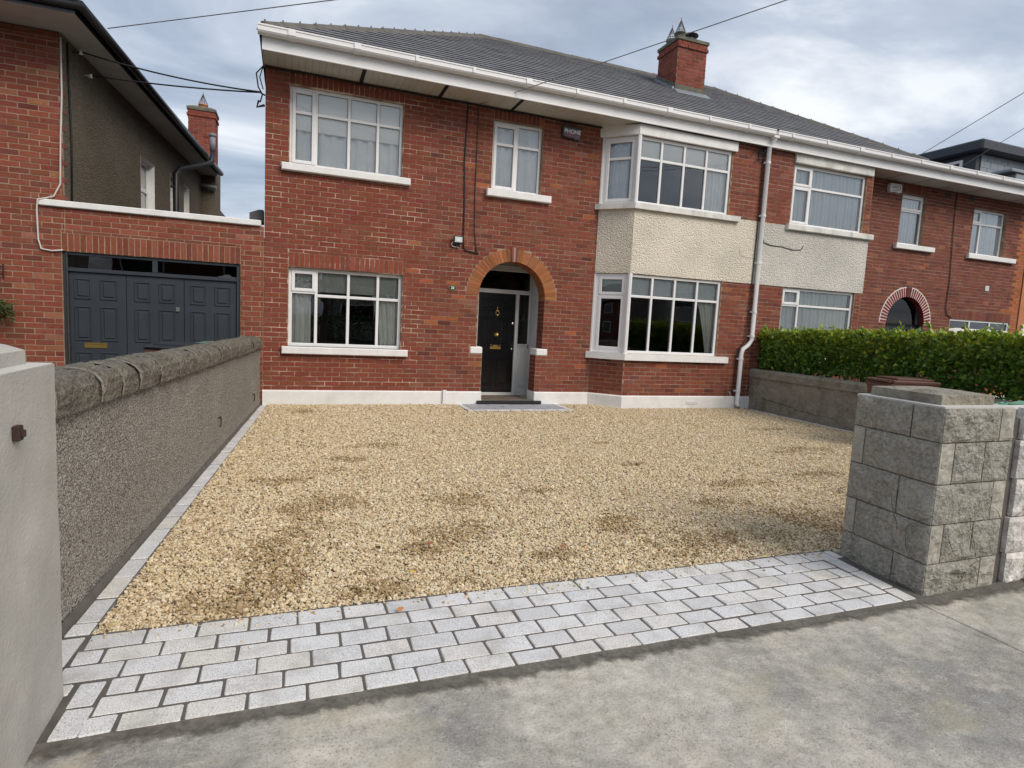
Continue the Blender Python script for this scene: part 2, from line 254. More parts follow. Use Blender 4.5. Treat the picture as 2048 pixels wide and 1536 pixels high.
# ---------------------------------------------------------------- mesh helpers
WP = {}
class MB:
    def __init__(s): s.v = []; s.f = []; s.c = []; s.m = []
    def add(s, verts, faces, col=None, mi=0):
        o = len(s.v); s.v.extend([tuple(p) for p in verts])
        for f in faces: s.f.append(tuple(i + o for i in f)); s.c.append(col); s.m.append(mi)
        return s
    def box(s, x0, x1, y0, y1, z0, z1, mi=0, col=None):
        v = [(x, y, z) for z in (z0, z1) for y in (y0, y1) for x in (x0, x1)]
        return s.add(v, [(0, 2, 3, 1), (4, 5, 7, 6), (0, 1, 5, 4), (2, 6, 7, 3), (0, 4, 6, 2), (1, 3, 7, 5)], col, mi)
    def bbox(s, x0, x1, y0, y1, z0, z1, e=0.004, mi=0):
        "box with chamfered edges"
        hx, hy, hz = (x1 - x0) / 2, (y1 - y0) / 2, (z1 - z0) / 2; c = ((x0 + x1) / 2, (y0 + y1) / 2, (z0 + z1) / 2)
        e = min(e, hx * .45, hy * .45, hz * .45); V = []; idx = {}
        for sx in (-1, 1):
            for sy in (-1, 1):
                for sz in (-1, 1):
                    for k in range(3):
                        p = [sx * (hx - (0 if k == 0 else e)), sy * (hy - (0 if k == 1 else e)), sz * (hz - (0 if k == 2 else e))]
                        idx[(sx, sy, sz, k)] = len(V); V.append((c[0] + p[0], c[1] + p[1], c[2] + p[2]))
        F = []
        for k in range(3):
            a, b_ = [i for i in range(3) if i != k]
            for sg in (-1, 1):
                q = []
                for (u, v) in ((-1, -1), (1, -1), (1, 1), (-1, 1)):
                    t = [0, 0, 0]; t[k] = sg; t[a] = u; t[b_] = v; q.append(idx[(t[0], t[1], t[2], k)])
                F.append(tuple(q))
        for k in range(3):
            a, b_ = [i for i in range(3) if i != k]
            for u in (-1, 1):
                for v in (-1, 1):
                    q = []
                    for (sg, kk) in ((-1, a), (1, a), (1, b_), (-1, b_)):
                        t = [0, 0, 0]; t[k] = sg; t[a] = u; t[b_] = v; q.append(idx[(t[0], t[1], t[2], kk)])
                    F.append(tuple(q))
        for sx in (-1, 1):
            for sy in (-1, 1):
                for sz in (-1, 1): F.append(tuple(idx[(sx, sy, sz, k)] for k in range(3)))
        return s.add(V, F, None, mi)
    def quad(s, a, b, c, d, mi=0, col=None): return s.add([a, b, c, d], [(0, 1, 2, 3)], col, mi)
    def prism(s, poly, axis, a, b, mi=0):
        "polygon (2-D list) extruded along axis x/y/z from a to b"
        n = len(poly)
        def P(q, t): return {'x': (t, q[0], q[1]), 'y': (q[0], t, q[1]), 'z': (q[0], q[1], t)}[axis]
        v = [P(q, a) for q in poly] + [P(q, b) for q in poly]
        f = [tuple(range(n - 1, -1, -1)), tuple(range(n, 2 * n))] + [(i, (i + 1) % n, n + (i + 1) % n, n + i) for i in range(n)]
        return s.add(v, f, None, mi)
    def tube(s, pts, r, n=8, mi=0, cap=True):
        pts = [Vector(p) for p in pts]; o = len(s.v); k = len(pts); rr = r if hasattr(r, '__len__') else [r] * k
        up = Vector((0, 0, 1)); prev = None
        for i, p in enumerate(pts):
            d = (pts[min(i + 1, k - 1)] - pts[max(i - 1, 0)]).normalized()
            if prev is None: prev = d.orthogonal().normalized()
            a = (prev - d * prev.dot(d)).normalized(); prev = a; b_ = d.cross(a)
            for j in range(n):
                t = 2 * math.pi * j / n; s.v.append(tuple(p + (a * math.cos(t) + b_ * math.sin(t)) * rr[i]))
        for i in range(k - 1):
            for j in range(n):
                s.f.append((o + i * n + j, o + i * n + (j + 1) % n, o + (i + 1) * n + (j + 1) % n, o + (i + 1) * n + j)); s.c.append(None); s.m.append(mi)
        if cap:
            s.f.append(tuple(o + j for j in range(n - 1, -1, -1))); s.c.append(None); s.m.append(mi)
            s.f.append(tuple(o + (k - 1) * n + j for j in range(n))); s.c.append(None); s.m.append(mi)
        return s
    def lathe(s, prof, c, axis='z', n=20, mi=0):
        "prof: list of (radius, height) about centre c"
        o = len(s.v); k = len(prof)
        for (r, h) in prof:
            for j in range(n):
                t = 2 * math.pi * j / n; a, b_ = r * math.cos(t), r * math.sin(t)
                s.v.append((c[0] + a, c[1] + b_, c[2] + h) if axis == 'z' else (c[0] + a, c[1] + h, c[2] + b_))
        for i in range(k - 1):
            for j in range(n):
                s.f.append((o + i * n + j, o + i * n + (j + 1) % n, o + (i + 1) * n + (j + 1) % n, o + (i + 1) * n + j)); s.c.append(None); s.m.append(mi)
        for e in (0, k - 1):
            s.f.append(tuple(o + e * n + j for j in range(n))); s.c.append(None); s.m.append(mi)
        return s
def put(name, mb, mats, parent=None, smooth=False, origin=None):
    "links the collected shapes as ONE mesh object, with its origin at its own base centre"
    V = np.array(mb.v, float); lo, hi = V.min(0), V.max(0)
    c = np.array(origin) if origin is not None else np.array([(lo[0] + hi[0]) / 2, (lo[1] + hi[1]) / 2, lo[2]])
    me = bpy.data.meshes.new(name); me.from_pydata((V - c).tolist(), [], mb.f)
    mats = mats if isinstance(mats, (list, tuple)) else [mats]
    for x in mats: me.materials.append(MATS[x])
    if len(mats) > 1: me.polygons.foreach_set('material_index', mb.m)
    if any(x is not None for x in mb.c):
        a = me.attributes.new('bc', 'FLOAT_COLOR', 'FACE')
        a.data.foreach_set('color', np.array([(x[0], x[1], x[2], 1) if x is not None else (.3, .3, .3, 1) for x in mb.c], np.float32).ravel())
    if smooth: me.polygons.foreach_set('use_smooth', [True] * len(me.polygons))
    me.update()
    o = bpy.data.objects.new(name, me); COL.objects.link(o)
    attach(o, c, parent); return o
def attach(o, c, parent):
    WP[o.name] = np.array(c, float)
    if parent is not None:
        o.parent = parent; o.location = np.array(c) - WP[parent.name]
    else: o.location = c
def tag(o, label=None, cat=None, group=None, kind=None):
    for k, v in (('label', label), ('category', cat), ('group', group), ('kind', kind)):
        if v: o[k] = v
    return o
def thing(name, label, cat, loc=(0, 0, 0), group=None):
    o = bpy.data.objects.new(name, None); COL.objects.link(o); o.empty_display_size = 0.2
    attach(o, loc, None); return tag(o, label, cat, group)
def struct(o): o['kind'] = 'structure'; return o
def single(name, mb, mats, label, cat, group=None, smooth=False): return tag(put(name, mb, mats, None, smooth), label, cat, group)

class Plane:
    "wall frame: u along the wall, v up, w outward"
    def __init__(s, o, ud, nd): s.o = np.array(o, float); s.u = np.array(ud, float); s.n = np.array(nd, float)
    def __call__(s, u, v, w=0.0): return tuple(s.o + s.u * u + s.n * w + np.array([0, 0, v]))
FRONT = Plane((0, 0, 0), (1, 0, 0), (0, -1, 0))
BAYF = Plane((0, -0.5, 0), (1, 0, 0), (0, -1, 0))
cl = math.hypot(0.48, 0.5)
CANT = Plane((5.53, 0, 0), (0.48 / cl, -0.5 / cl, 0), (-0.5 / cl, -0.48 / cl, 0))
CANT_R = Plane((12.03, -0.5, 0), (0.48 / cl, 0.5 / cl, 0), (0.5 / cl, -0.48 / cl, 0))

# ---------------------------------------------------------------- brickwork
GA, ST, JO = 0.08, 0.24, 0.0135
def subtract(r, o):
    a, b, c, d = r; e, f, g, h = o
    if e >= b or f <= a or g >= d or h <= c: return [r]
    out = []
    if e > a: out.append((a, e, c, d))
    if f < b: out.append((f, b, c, d))
    x0, x1 = max(a, e), min(b, f)
    if g > c: out.append((x0, x1, c, g))
    if h < d: out.append((x0, x1, h, d))
    return out
def lay(u0, u1, v0, v1, holes=(), arcs=(), phase=0.0, vphase=0.0):
    out = []; k0 = int(math.floor((v0 - vphase) / GA)); k = k0
    while vphase + k * GA < v1:
        za, zb = vphase + k * GA, vphase + (k + 1) * GA
        hs = list(holes)
        for (cx, cz, rad) in arcs:
            zm = (za + zb) / 2
            if cz <= zm < cz + rad: h = math.sqrt(rad * rad - (zm - cz) ** 2); hs.append((cx - h, cx + h, za - 1e-4, zb + 1e-4))
        x = math.floor((u0 - phase) / ST) * ST + phase + (0.5 * ST if k % 2 else 0) - ST + random.uniform(-.006, .006)
        while x < u1:
            r = (max(x, u0), min(x + ST, u1), max(za, v0), min(zb, v1)); x += ST
            if r[1] - r[0] < 0.02 or r[3] - r[2] < 0.02: continue
            rs = [r]
            for h in hs:
                rs = [q for a in rs for q in subtract(a, h)]
            out += [q for q in rs if q[1] - q[0] > 0.03 and q[3] - q[2] > 0.025]
        k += 1
    return out
def brick_geo(P, r, col, depth=0.03, proud=0.0):
    j = lambda s=0.0014: random.uniform(-s, s)
    a, b, c, d = r[0] + JO / 2, r[1] - JO / 2, r[2] + JO / 2, r[3] - JO / 2
    w = proud + random.uniform(-0.0025, 0.0015)
    fr = [(a + j(), c + j()), (b + j(), c + j()), (b + j(), d + j()), (a + j(), d + j())]
    v = [P(u, z, w + j(.001)) for (u, z) in fr] + [P(u, z, -depth) for (u, z) in fr]
    return v, [(0, 1, 2, 3), (4, 5, 1, 0), (5, 6, 2, 1), (6, 7, 3, 2), (7, 4, 0, 3)], col
def jit(c, s=0.12, h=0.03):
    k = 1 + random.gauss(0, s); k = max(0.55, min(1.5, k))
    s *= .52; c = (c[0] * .98, c[1] * .80, c[2] * .76)
    return (max(.01, c[0] * k), max(.01, c[1] * k * (1 + random.gauss(0, h * 2))), max(.01, c[2] * k * (1 + random.gauss(0, h * 2))))
def col_new(x, z): return jit((0.225, 0.070, 0.045), 0.05) if random.random() > .10 else jit((0.225, 0.085, 0.050), 0.07)
def col_old(x, z):
    t = random.random()
    if t < .03: return jit((0.33, 0.125, 0.055), .10)
    if t < .16: return jit((0.172, 0.064, 0.048), .12)
    if t < .22: return jit((0.235, 0.110, 0.078), .12)
    return jit((0.215, 0.072, 0.047), .10)
def col_house(x, z):
    if x < 2.0 + random.uniform(-.25, .25): return col_new(x, z)
    return col_old(x, z)
def col_left(x, z):
    t = random.random()
    if t < .06: return jit((0.31, 0.145, 0.09), .12)
    if t < .18: return jit((0.185, 0.070, 0.052), .12)
    return jit((0.245, 0.083, 0.053), .10)
def col_nb(x, z):
    t = random.random()
    if t < .03: return jit((0.29, 0.12, 0.065), .1)
    if t < .14: return jit((0.15, 0.062, 0.05), .10)
    return jit((0.195, 0.073, 0.053), .09)
def col_arch(x, z): return jit((0.33, 0.145, 0.058), .12)
class Bricks:
    def __init__(s): s.L = []
    def rects(s, P, rs, colf, proud=0.0, depth=0.03):
        for r in rs:
            q = P((r[0] + r[1]) / 2, (r[2] + r[3]) / 2); s.L.append((brick_geo(P, r, colf(q[0], q[2]), depth, proud), q, (r[1] - r[0]) * (r[3] - r[2])))
    def raw(s, v, f, col):
        A = np.mean(np.array(v), 0); s.L.append(((v, f, col), tuple(A), 0.018))
    def soldiers(s, P, u0, u1, v0, v1, colf, n, proud=0.0):
        d = (u1 - u0) / n; s.rects(P, [(u0 + i * d, u0 + (i + 1) * d, v0, v1) for i in range(n)], colf, proud)
    def emit(s, parent, name='brick', limit=300, stuff='brick_field', mat='brick', vis=None):
        def size(e):
            q = e[1]
            if vis and not vis(q): return 0
            return e[2] / (sum((q[i] - CAM[i]) ** 2 for i in range(3)))
        L = sorted(s.L, key=size, reverse=True)
        for (v, f, c), q, a in L[:limit]:
            put(name, MB().add(v, f, c), mat, parent)
        if len(L) > limit:
            mb = MB()
            for (v, f, c), q, a in L[limit:]: mb.add(v, f, c)
            tag(put(stuff, mb, mat, parent), kind='stuff')
def backing(P, u0, u1, v0, v1, holes, w=-0.005, arcs=(), mb=None, reveal=0.12, mi=0):
    "mortar sheet with openings and their reveals; arcs: (cx, cz, R) half discs standing on cz"
    mb = mb or MB(); H = list(holes) + [(cx - r, cx + r, cz, cz + r) for cx, cz, r in arcs]
    us = sorted({u0, u1} | {x for h in H for x in h[:2] if u0 < x < u1}); vs = sorted({v0, v1} | {x for h in H for x in h[2:] if v0 < x < v1})
    for a, b in zip(us, us[1:]):
        for c, d in zip(vs, vs[1:]):
            m, n = (a + b) / 2, (c + d) / 2
            if any(h[0] < m < h[1] and h[2] < n < h[3] for h in H): continue
            mb.quad(P(a, c, w), P(b, c, w), P(b, d, w), P(a, d, w), mi)
    for cx, cz, r in arcs:
        K = 24
        for i in range(K):
            t0, t1 = math.pi * i / K, math.pi * (i + 1) / K
            p0, p1 = (cx + r * math.cos(t0), cz + r * math.sin(t0)), (cx + r * math.cos(t1), cz + r * math.sin(t1))
            mb.quad(P(p0[0], p0[1], w), P(p0[0], cz + r, w), P(p1[0], cz + r, w), P(p1[0], p1[1], w), mi)
    if reveal:
        for a, b, c, d in holes:
            for (p, q) in (((a, c), (a, d)), ((a, d), (b, d)), ((b, d), (b, c)), ((b, c), (a, c))):
                mb.quad(P(p[0], p[1], w), P(q[0], q[1], w), P(q[0], q[1], -reveal), P(p[0], p[1], -reveal), mi)
    return mb

# ---------------------------------------------------------------- windows
def barP(mb, P, u0, u1, v0, v1, w0, w1, e=0.006, mi=0):
    "frame bar with a chamfered front"
    e = min(e, (u1 - u0) * .3, (v1 - v0) * .3)
    V = [P(u, v, w0) for u, v in ((u0, v0), (u1, v0), (u1, v1), (u0, v1))] + [P(u, v, w1 - e) for u, v in ((u0, v0), (u1, v0), (u1, v1), (u0, v1))] + \
        [P(u, v, w1) for u, v in ((u0 + e, v0 + e), (u1 - e, v0 + e), (u1 - e, v1 - e), (u0 + e, v1 - e))]
    F = [(0, 1, 5, 4), (1, 2, 6, 5), (2, 3, 7, 6), (3, 0, 4, 7), (4, 5, 9, 8), (5, 6, 10, 9), (6, 7, 11, 10), (7, 4, 8, 11), (8, 9, 10, 11), (3, 2, 1, 0)]
    mb.add(V, F, None, mi)
def window(parent, P, u0, u1, v0, v1, cols, trans, sash=(), w=-0.085, fr=0.055, glassm='glass', sill=None, mat='white_pvc', sillmat='white_paint', bottom=0.0, sillw=0.085, casement=()):
    """cols: inner mullion centres; trans: per column list of transom heights; sash: (col,row) cells with an opening sash"""
    mb = MB(); D = 0.065; mu = 0.048
    barP(mb, P, u0, u0 + fr, v0 + fr + bottom, v1 - fr, w - D, w); barP(mb, P, u1 - fr, u1, v0 + fr + bottom, v1 - fr, w - D, w)
    barP(mb, P, u0, u1, v0, v0 + fr + bottom, w - D, w + .002); barP(mb, P, u0, u1, v1 - fr, v1, w - D, w)
    es = [u0 + fr] + [c for c in cols] + [u1 - fr]; panes = []
    for c in cols: barP(mb, P, c - mu / 2, c + mu / 2, v0 + fr + bottom, v1 - fr, w - D, w - .001)
    for i in range(len(es) - 1):
        a = es[i] + (mu / 2 if i > 0 else 0); b = es[i + 1] - (mu / 2 if i < len(es) - 2 else 0)
        vs = [v0 + fr + bottom] + trans[i] + [v1 - fr]
        if i in casement:
            s = 0.045; c, d = vs[0], vs[-1]
            barP(mb, P, a - .012, a + s, c - .012, d + .012, w - D, w + .012); barP(mb, P, b - s, b + .012, c - .012, d + .012, w - D, w + .012)
            barP(mb, P, a + s, b - s, c - .012, c + s, w - D, w + .011); barP(mb, P, a + s, b - s, d - s, d + .012, w - D, w + .011)
            a += s; b -= s; vs[0] += s; vs[-1] -= s
        for t in trans[i]: barP(mb, P, a, b, t - mu / 2, t + mu / 2, w - D, w - .003)
        for j in range(len(vs) - 1):
            c = vs[j] + (mu / 2 if j > 0 else 0); d = vs[j + 1] - (mu / 2 if j < len(vs) - 2 else 0)
            if (i, j) in sash:
                s = 0.042
                barP(mb, P, a - .012, a + s, c - .012, d + .012, w - D, w + .012); barP(mb, P, b - s, b + .012, c - .012, d + .012, w - D, w + .012)
                barP(mb, P, a + s, b - s, c - .012, c + s, w - D, w + .011); barP(mb, P, a + s, b - s, d - s, d + .012, w - D, w + .011)
                panes.append((a + s, b - s, c + s, d - s, .01))
            else: panes.append((a, b, c, d, 0))
    o = put('window', mb, mat, parent)
    for a, b, c, d, k in panes:
        # rubber bead and glass
        g = MB(); g.quad(P(a - .002, c - .002, w - .03 + k), P(b + .002, c - .002, w - .03 + k), P(b + .002, d + .002, w - .03 + k), P(a - .002, d + .002, w - .03 + k)); put('pane', g, glassm, o)
        if d - c > .12:
            q = MB(); t = .006
            for (x0, x1, y0, y1) in ((a, b, c, c + t), (a, b, d - t, d), (a, a + t, c + t, d - t), (b - t, b, c + t, d - t)):
                q.quad(P(x0, y0, w - .026 + k), P(x1, y0, w - .026 + k), P(x1, y1, w - .026 + k), P(x0, y1, w - .026 + k))
            put('glazing_bead', q, 'black_plastic', o)
    if sill:
        su0, su1, sv0, sv1 = sill; s = MB()
        barP(s, P, su0, su1, sv0, sv1, -0.11, sillw, .012); put('sill', s, sillmat, o)
    return o
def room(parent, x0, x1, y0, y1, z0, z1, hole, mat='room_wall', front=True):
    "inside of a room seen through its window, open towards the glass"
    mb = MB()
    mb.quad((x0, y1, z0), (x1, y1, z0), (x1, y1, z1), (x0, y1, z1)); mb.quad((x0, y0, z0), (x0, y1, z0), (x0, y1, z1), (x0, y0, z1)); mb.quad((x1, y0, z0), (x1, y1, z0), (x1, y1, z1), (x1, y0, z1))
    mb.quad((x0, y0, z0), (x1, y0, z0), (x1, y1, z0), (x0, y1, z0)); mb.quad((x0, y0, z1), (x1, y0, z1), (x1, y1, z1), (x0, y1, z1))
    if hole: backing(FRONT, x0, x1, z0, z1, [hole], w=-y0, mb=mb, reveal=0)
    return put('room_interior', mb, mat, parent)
def curtain(P, u0, u1, v0, v1, w, amp, waves, mat, label, group=None, taper=0.0, tie=None, cat='curtain', name='curtain', hang=0.0):
    mb = MB(); n = max(8, int(waves * 8)); rows = 7; V = []
    ph = random.uniform(0, 6)
    for j in range(rows):
        t = j / (rows - 1); v = v0 + (v1 - v0) * t
        k = 1.0
        a, b = u0, u1
        if tie == 'L':   # drawn to the left low down
            s = (1 - t); b = u1 - (u1 - u0) * taper * (s ** .7)
        if tie == 'R': s = (1 - t); a = u0 + (u1 - u0) * taper * (s ** .7)
        for i in range(n + 1):
            s = i / n; V.append(P(a + (b - a) * s, v, w + amp * math.sin(ph + s * waves * 2 * math.pi + .5 * math.sin(s * 9 + ph) + .25 * t) + .3 * amp * math.sin(s * waves * 3.1)))
    F = [(j * (n + 1) + i, j * (n + 1) + i + 1, (j + 1) * (n + 1) + i + 1, (j + 1) * (n + 1) + i) for j in range(rows - 1) for i in range(n)]
    mb.add(V, F); return single(name, mb, mat, label, cat, group, smooth=True)
def blind(P, u0, u1, v0, v1, w, mat, label, group=None):
    mb = MB(); barP(mb, P, u0, u1, v0, v1, w - .004, w, .001); barP(mb, P, u0, u1, v0 - .025, v0 - .0005, w - .012, w + .008, .004)
    mb2 = MB(); return single('roller_blind', mb, mat, label, 'blind', group)

def text_obj(name, s, size, loc, rot, mat, parent, extrude=0.002, shear=0.0):
    cu = bpy.data.curves.new(name, 'FONT'); cu.body = s; cu.size = size; cu.align_x = 'CENTER'; cu.align_y = 'CENTER'; cu.extrude = extrude; cu.offset = size * 0.025
    t = bpy.data.objects.new(name + '_tmp', cu); COL.objects.link(t)
    dg = bpy.context.evaluated_depsgraph_get(); me = bpy.data.meshes.new_from_object(t.evaluated_get(dg)); me.name = name
    bpy.data.objects.remove(t); me.materials.clear(); me.materials.append(MATS[mat])
    o = bpy.data.objects.new(name, me); COL.objects.link(o); attach(o, loc, parent); o.rotation_euler = rot; return o
# ================================================================ the setting: ground, road, pavement
g = MB(); g.quad((-400, -400, -0.16), (400, -400, -0.16), (400, 400, -0.16), (-400, 400, -0.16)); struct(put('ground', g, 'soil'))
g = MB(); g.quad((-90, -19.5, -0.148), (90, -19.5, -0.148), (90, -12.4, -0.148), (-90, -12.4, -0.148)); struct(put('road', g, 'asphalt'))
pv = MB(); pv.box(-60, 60, -12.4, -8.06, -0.156, -0.05); pvo = struct(put('pavement', pv, 'joint_mortar'))
for a, b in ((-6.0, -3.2), (-3.19, 3.596), (3.606, 8.4), (8.41, 13.4)):
    s = MB(); s.bbox(a, b, -12.2, -8.063, -0.055, -0.014, .006); put('slab', s, 'concrete', pvo)
kb = MB(); kb.bbox(-60, 60, -12.41, -12.21, -0.15, -0.012, .015); struct(put('kerb', kb, 'smooth_cement'))
fp = MB(); fp.box(-60, 60, -22, -19.5, -0.155, -0.03); struct(put('far_pavement', fp, 'smooth_cement'))
# wet mortar fillet smeared along the front of the setts
mb = MB(); n = 420; V = []
for i in range(n + 1):
    x = -0.86 + (3.74 + 0.86) * i / n
    o = 0.045 + 0.045 * (mnoise.noise((x * 1.7, 3.1, 0)) + 0.5) + 0.03 * mnoise.noise((x * 7, 1.2, 0)) + .014 * mnoise.noise((x * 26, 2, 0)) + .008 * mnoise.noise((x * 80, 2, 0)) + (0.03 if x < -.45 else 0)
    V += [(x, -8.075, -0.0045), (x, -8.088, -0.006), (x, -8.27, -0.0105)]
mb.add(V, [f for i in range(n) for f in ((3 * i, 3 * i + 1, 3 * i + 4, 3 * i + 3), (3 * i + 1, 3 * i + 2, 3 * i + 5, 3 * i + 4))])
struct(put('mortar_fillet', mb, 'wet_mortar'))
mb = MB(); V = []
for i in range(41):
    x = 3.741 + 1.2 * i / 40; o = 0.05 + .05 * mnoise.noise((x * 3, 8, 0)) + .03 * mnoise.noise((x * 9, 8, 0)) + .03
    V += [(x, -8.03, -.0085), (x, -8.25, -.0095)]
mb.add(V, [(2 * i, 2 * i + 1, 2 * i + 3, 2 * i + 2) for i in range(40)]); struct(put('mortar_fillet', mb, 'wet_mortar'))

# driveway bed
WL = lambda y: -1.008 + (y + 7.1) * 0.0735          # face of the left boundary wall
WRX = lambda y: 9.10 + (y + 0.35) * 0.03              # face of the right boundary wall
bed = MB(); bed.box(-1.3, 9.6, -8.06, 0.9, -0.155, -0.035); drive = struct(put('driveway_bed', bed, 'joint_mortar'))

def sett(P4, ztop, parent, mat='granite', h=0.05):
    "one stone: four plan corners, rounded upper edge, slightly uneven"
    P4 = [np.array(p, float) + np.random.uniform(-.0025, .0025, 2) for p in P4]; c = sum(P4) / 4; e = 0.0045
    z = ztop + random.uniform(-.002, .003); lo, mid, up = [], [], []
    t = np.random.uniform(-.0015, .0015, 4)
    # eight-sided outline so that the corners are worn
    out = []
    for i in range(4):
        p, q, r = P4[i - 1], P4[i], P4[(i + 1) % 4]
        k1, k2 = random.uniform(.0025, .007), random.uniform(.0025, .007)
        out += [q + (p - q) / np.linalg.norm(p - q) * k1, q + (r - q) / np.linalg.norm(r - q) * k2]
    V = [(p[0], p[1], z - h) for p in out] + [(p[0], p[1], z - e + random.uniform(-.001, .001)) for p in out]
    for i, p in enumerate(out):
        d = c - p; d = d / np.linalg.norm(d); V.append((p[0] + d[0] * e * 1.2, p[1] + d[1] * e * 1.2, z + t[i // 2]))
    F = [(i, (i + 1) % 8, 8 + (i + 1) % 8, 8 + i) for i in range(8)] + [(8 + i, 8 + (i + 1) % 8, 16 + (i + 1) % 8, 16 + i) for i in range(8)] + [tuple(range(16, 24))]
    return put('sett', MB().add(V, F), mat, parent, smooth=False)
jw = 0.005; jy = 0.0068
# front apron: six courses in stretcher bond, a border stone along each pillar
apron = MB(); apron.box(-1.05, 3.80, -8.073, -7.30, -0.06, -0.0035); apron_o = struct(put('sett_apron', apron, 'joint_mortar'))
rows = [-7.315, -7.455, -7.581, -7.715, -7.845, -7.972, -8.085]
for k in range(6):
    ya, yb = rows[k], rows[k + 1]
    xl = -0.868 if k == 0 else (-0.885 if k == 1 else (-0.90 if k == 2 else -0.69 - .012 * (k - 3)))
    xr = 3.76 if k == 0 else 3.553 - (-(ya + yb) / 2 - 7.44) * 0.066
    x = xl; first = True; off = [0.235, 0.115, 0.235, 0.115, 0.235, 0.115][k]
    while x < xr - .03:
        wd = off if first else random.choice([0.222, 0.228, 0.232, 0.226]); first = False
        x2 = x + wd
        if xr - x2 < 0.06: x2 = xr
        sett([(x + jw, ya - jy), (x2 - jw, ya - jy), (x2 - jw, yb + jy), (x + jw, yb + jy)], 0.0, apron_o); x = x2
sett([(-0.985, -7.325), (-0.885, -7.325), (-0.90, -7.575), (-1.0, -7.575)], 0.0, apron_o); sett([(-0.99, -7.722), (-0.815, -7.722), (-0.82, -7.80), (-1.0, -7.80)], 0.0, apron_o); sett([(-1.0, -7.592), (-0.91, -7.592), (-0.912, -7.708), (-1.0, -7.708)], 0.0, apron_o)
for ya, yb in ((-7.722, -7.90), (-7.90, -8.083)):      # border beside the left pillar
    sett([(-0.80 + jw, ya - jw), (-0.70, ya - jw), (-0.712, yb + jw), (-0.805 + jw, yb + jw)], 0.0, apron_o)
for ya, yb in ((-7.43, -7.66), (-7.66, -7.92), (-7.92, -8.08)):   # border beside the right pillar
    a = lambda y: 3.553 - (-y - 7.44) * 0.066
    sett([(a(ya) + .012, ya - jw), (a(ya) + .118, ya - jw), (a(yb) + .118, yb + jw), (a(yb) + .012, yb + jw)], 0.0, apron_o)
# edging along the left wall
ed = MB(); V = [(WL(-7.32) - .02, -7.30, -.001), (-0.872, -7.30, -.001), (-0.366, -0.03, -.001), (WL(-.03) - .02, -0.03, -.001)]
ed.add(V, [(0, 1, 2, 3)]); edging = struct(put('sett_edging', ed, 'joint_mortar'))
y = -7.19; IN = lambda y: -0.872 + (y + 7.19) * 0.0705
sett([(IN(-7.31) - .10, -7.31 + jw), (IN(-7.31), -7.31 + jw), (IN(-7.19), -7.19 - jw), (IN(-7.19) - .10, -7.19 - jw)], .004, edging)
while y < -0.08:
    y2 = min(y + random.choice([.262, .266, .27]), -0.03)
    sett([(IN(y) - .098, y + .007), (IN(y), y + .007), (IN(y2), y2 - .007), (IN(y2) - .098, y2 - .007)], .003, edging); y = y2
# edging along the right wall
er = MB(); er.add([(WRX(-7.6) - .13, -7.6, -.02), (WRX(-7.6) + .03, -7.6, -.02), (WRX(-.55) + .03, -.55, -.02), (WRX(-.55) - .13, -.55, -.02)], [(0, 1, 2, 3)])
er_o = struct(put('sett_edging', er, 'joint_mortar')); y = -7.5
while y < -0.75:
    y2 = y + .265
    sett([(WRX(y) - .125, y + jw), (WRX(y) - .025, y + jw), (WRX(y2) - .025, y2 - jw), (WRX(y2) - .125, y2 - jw)], .003, er_o); y = y2
# paving in front of the door
pp = MB(); pp.box(2.84, 4.86, -0.80, -0.02, -0.05, 0.012); pp_o = struct(put('porch_paving', pp, 'joint_mortar'))
for (ya, yb) in ((-0.80, -0.70),):
    x = 2.95
    while x < 4.74: sett([(x + jw, ya + jw), (x + .218, ya + jw), (x + .218, yb - jw), (x + jw, yb - jw)], .028, pp_o); x += .225
for x0 in (2.84, 4.755):
    y = -.80
    while y < -.1: sett([(x0 + jw, y + jw), (x0 + .102, y + jw), (x0 + .102, y + .22), (x0 + jw, y + .22)], .028, pp_o); y += .228
for j in range(3):
    y = -.695 + j * .225; x = 2.952; k = 0
    while x < 4.74:
        x2 = min(x + (.45 if (k or j % 2 == 0) else .22), 4.75); sett([(x + jw, y + jw), (x2 - jw, y + jw), (x2 - jw, y + .218), (x + jw, y + .218)], .026, pp_o, 'granite_dark'); x = x2; k += 1

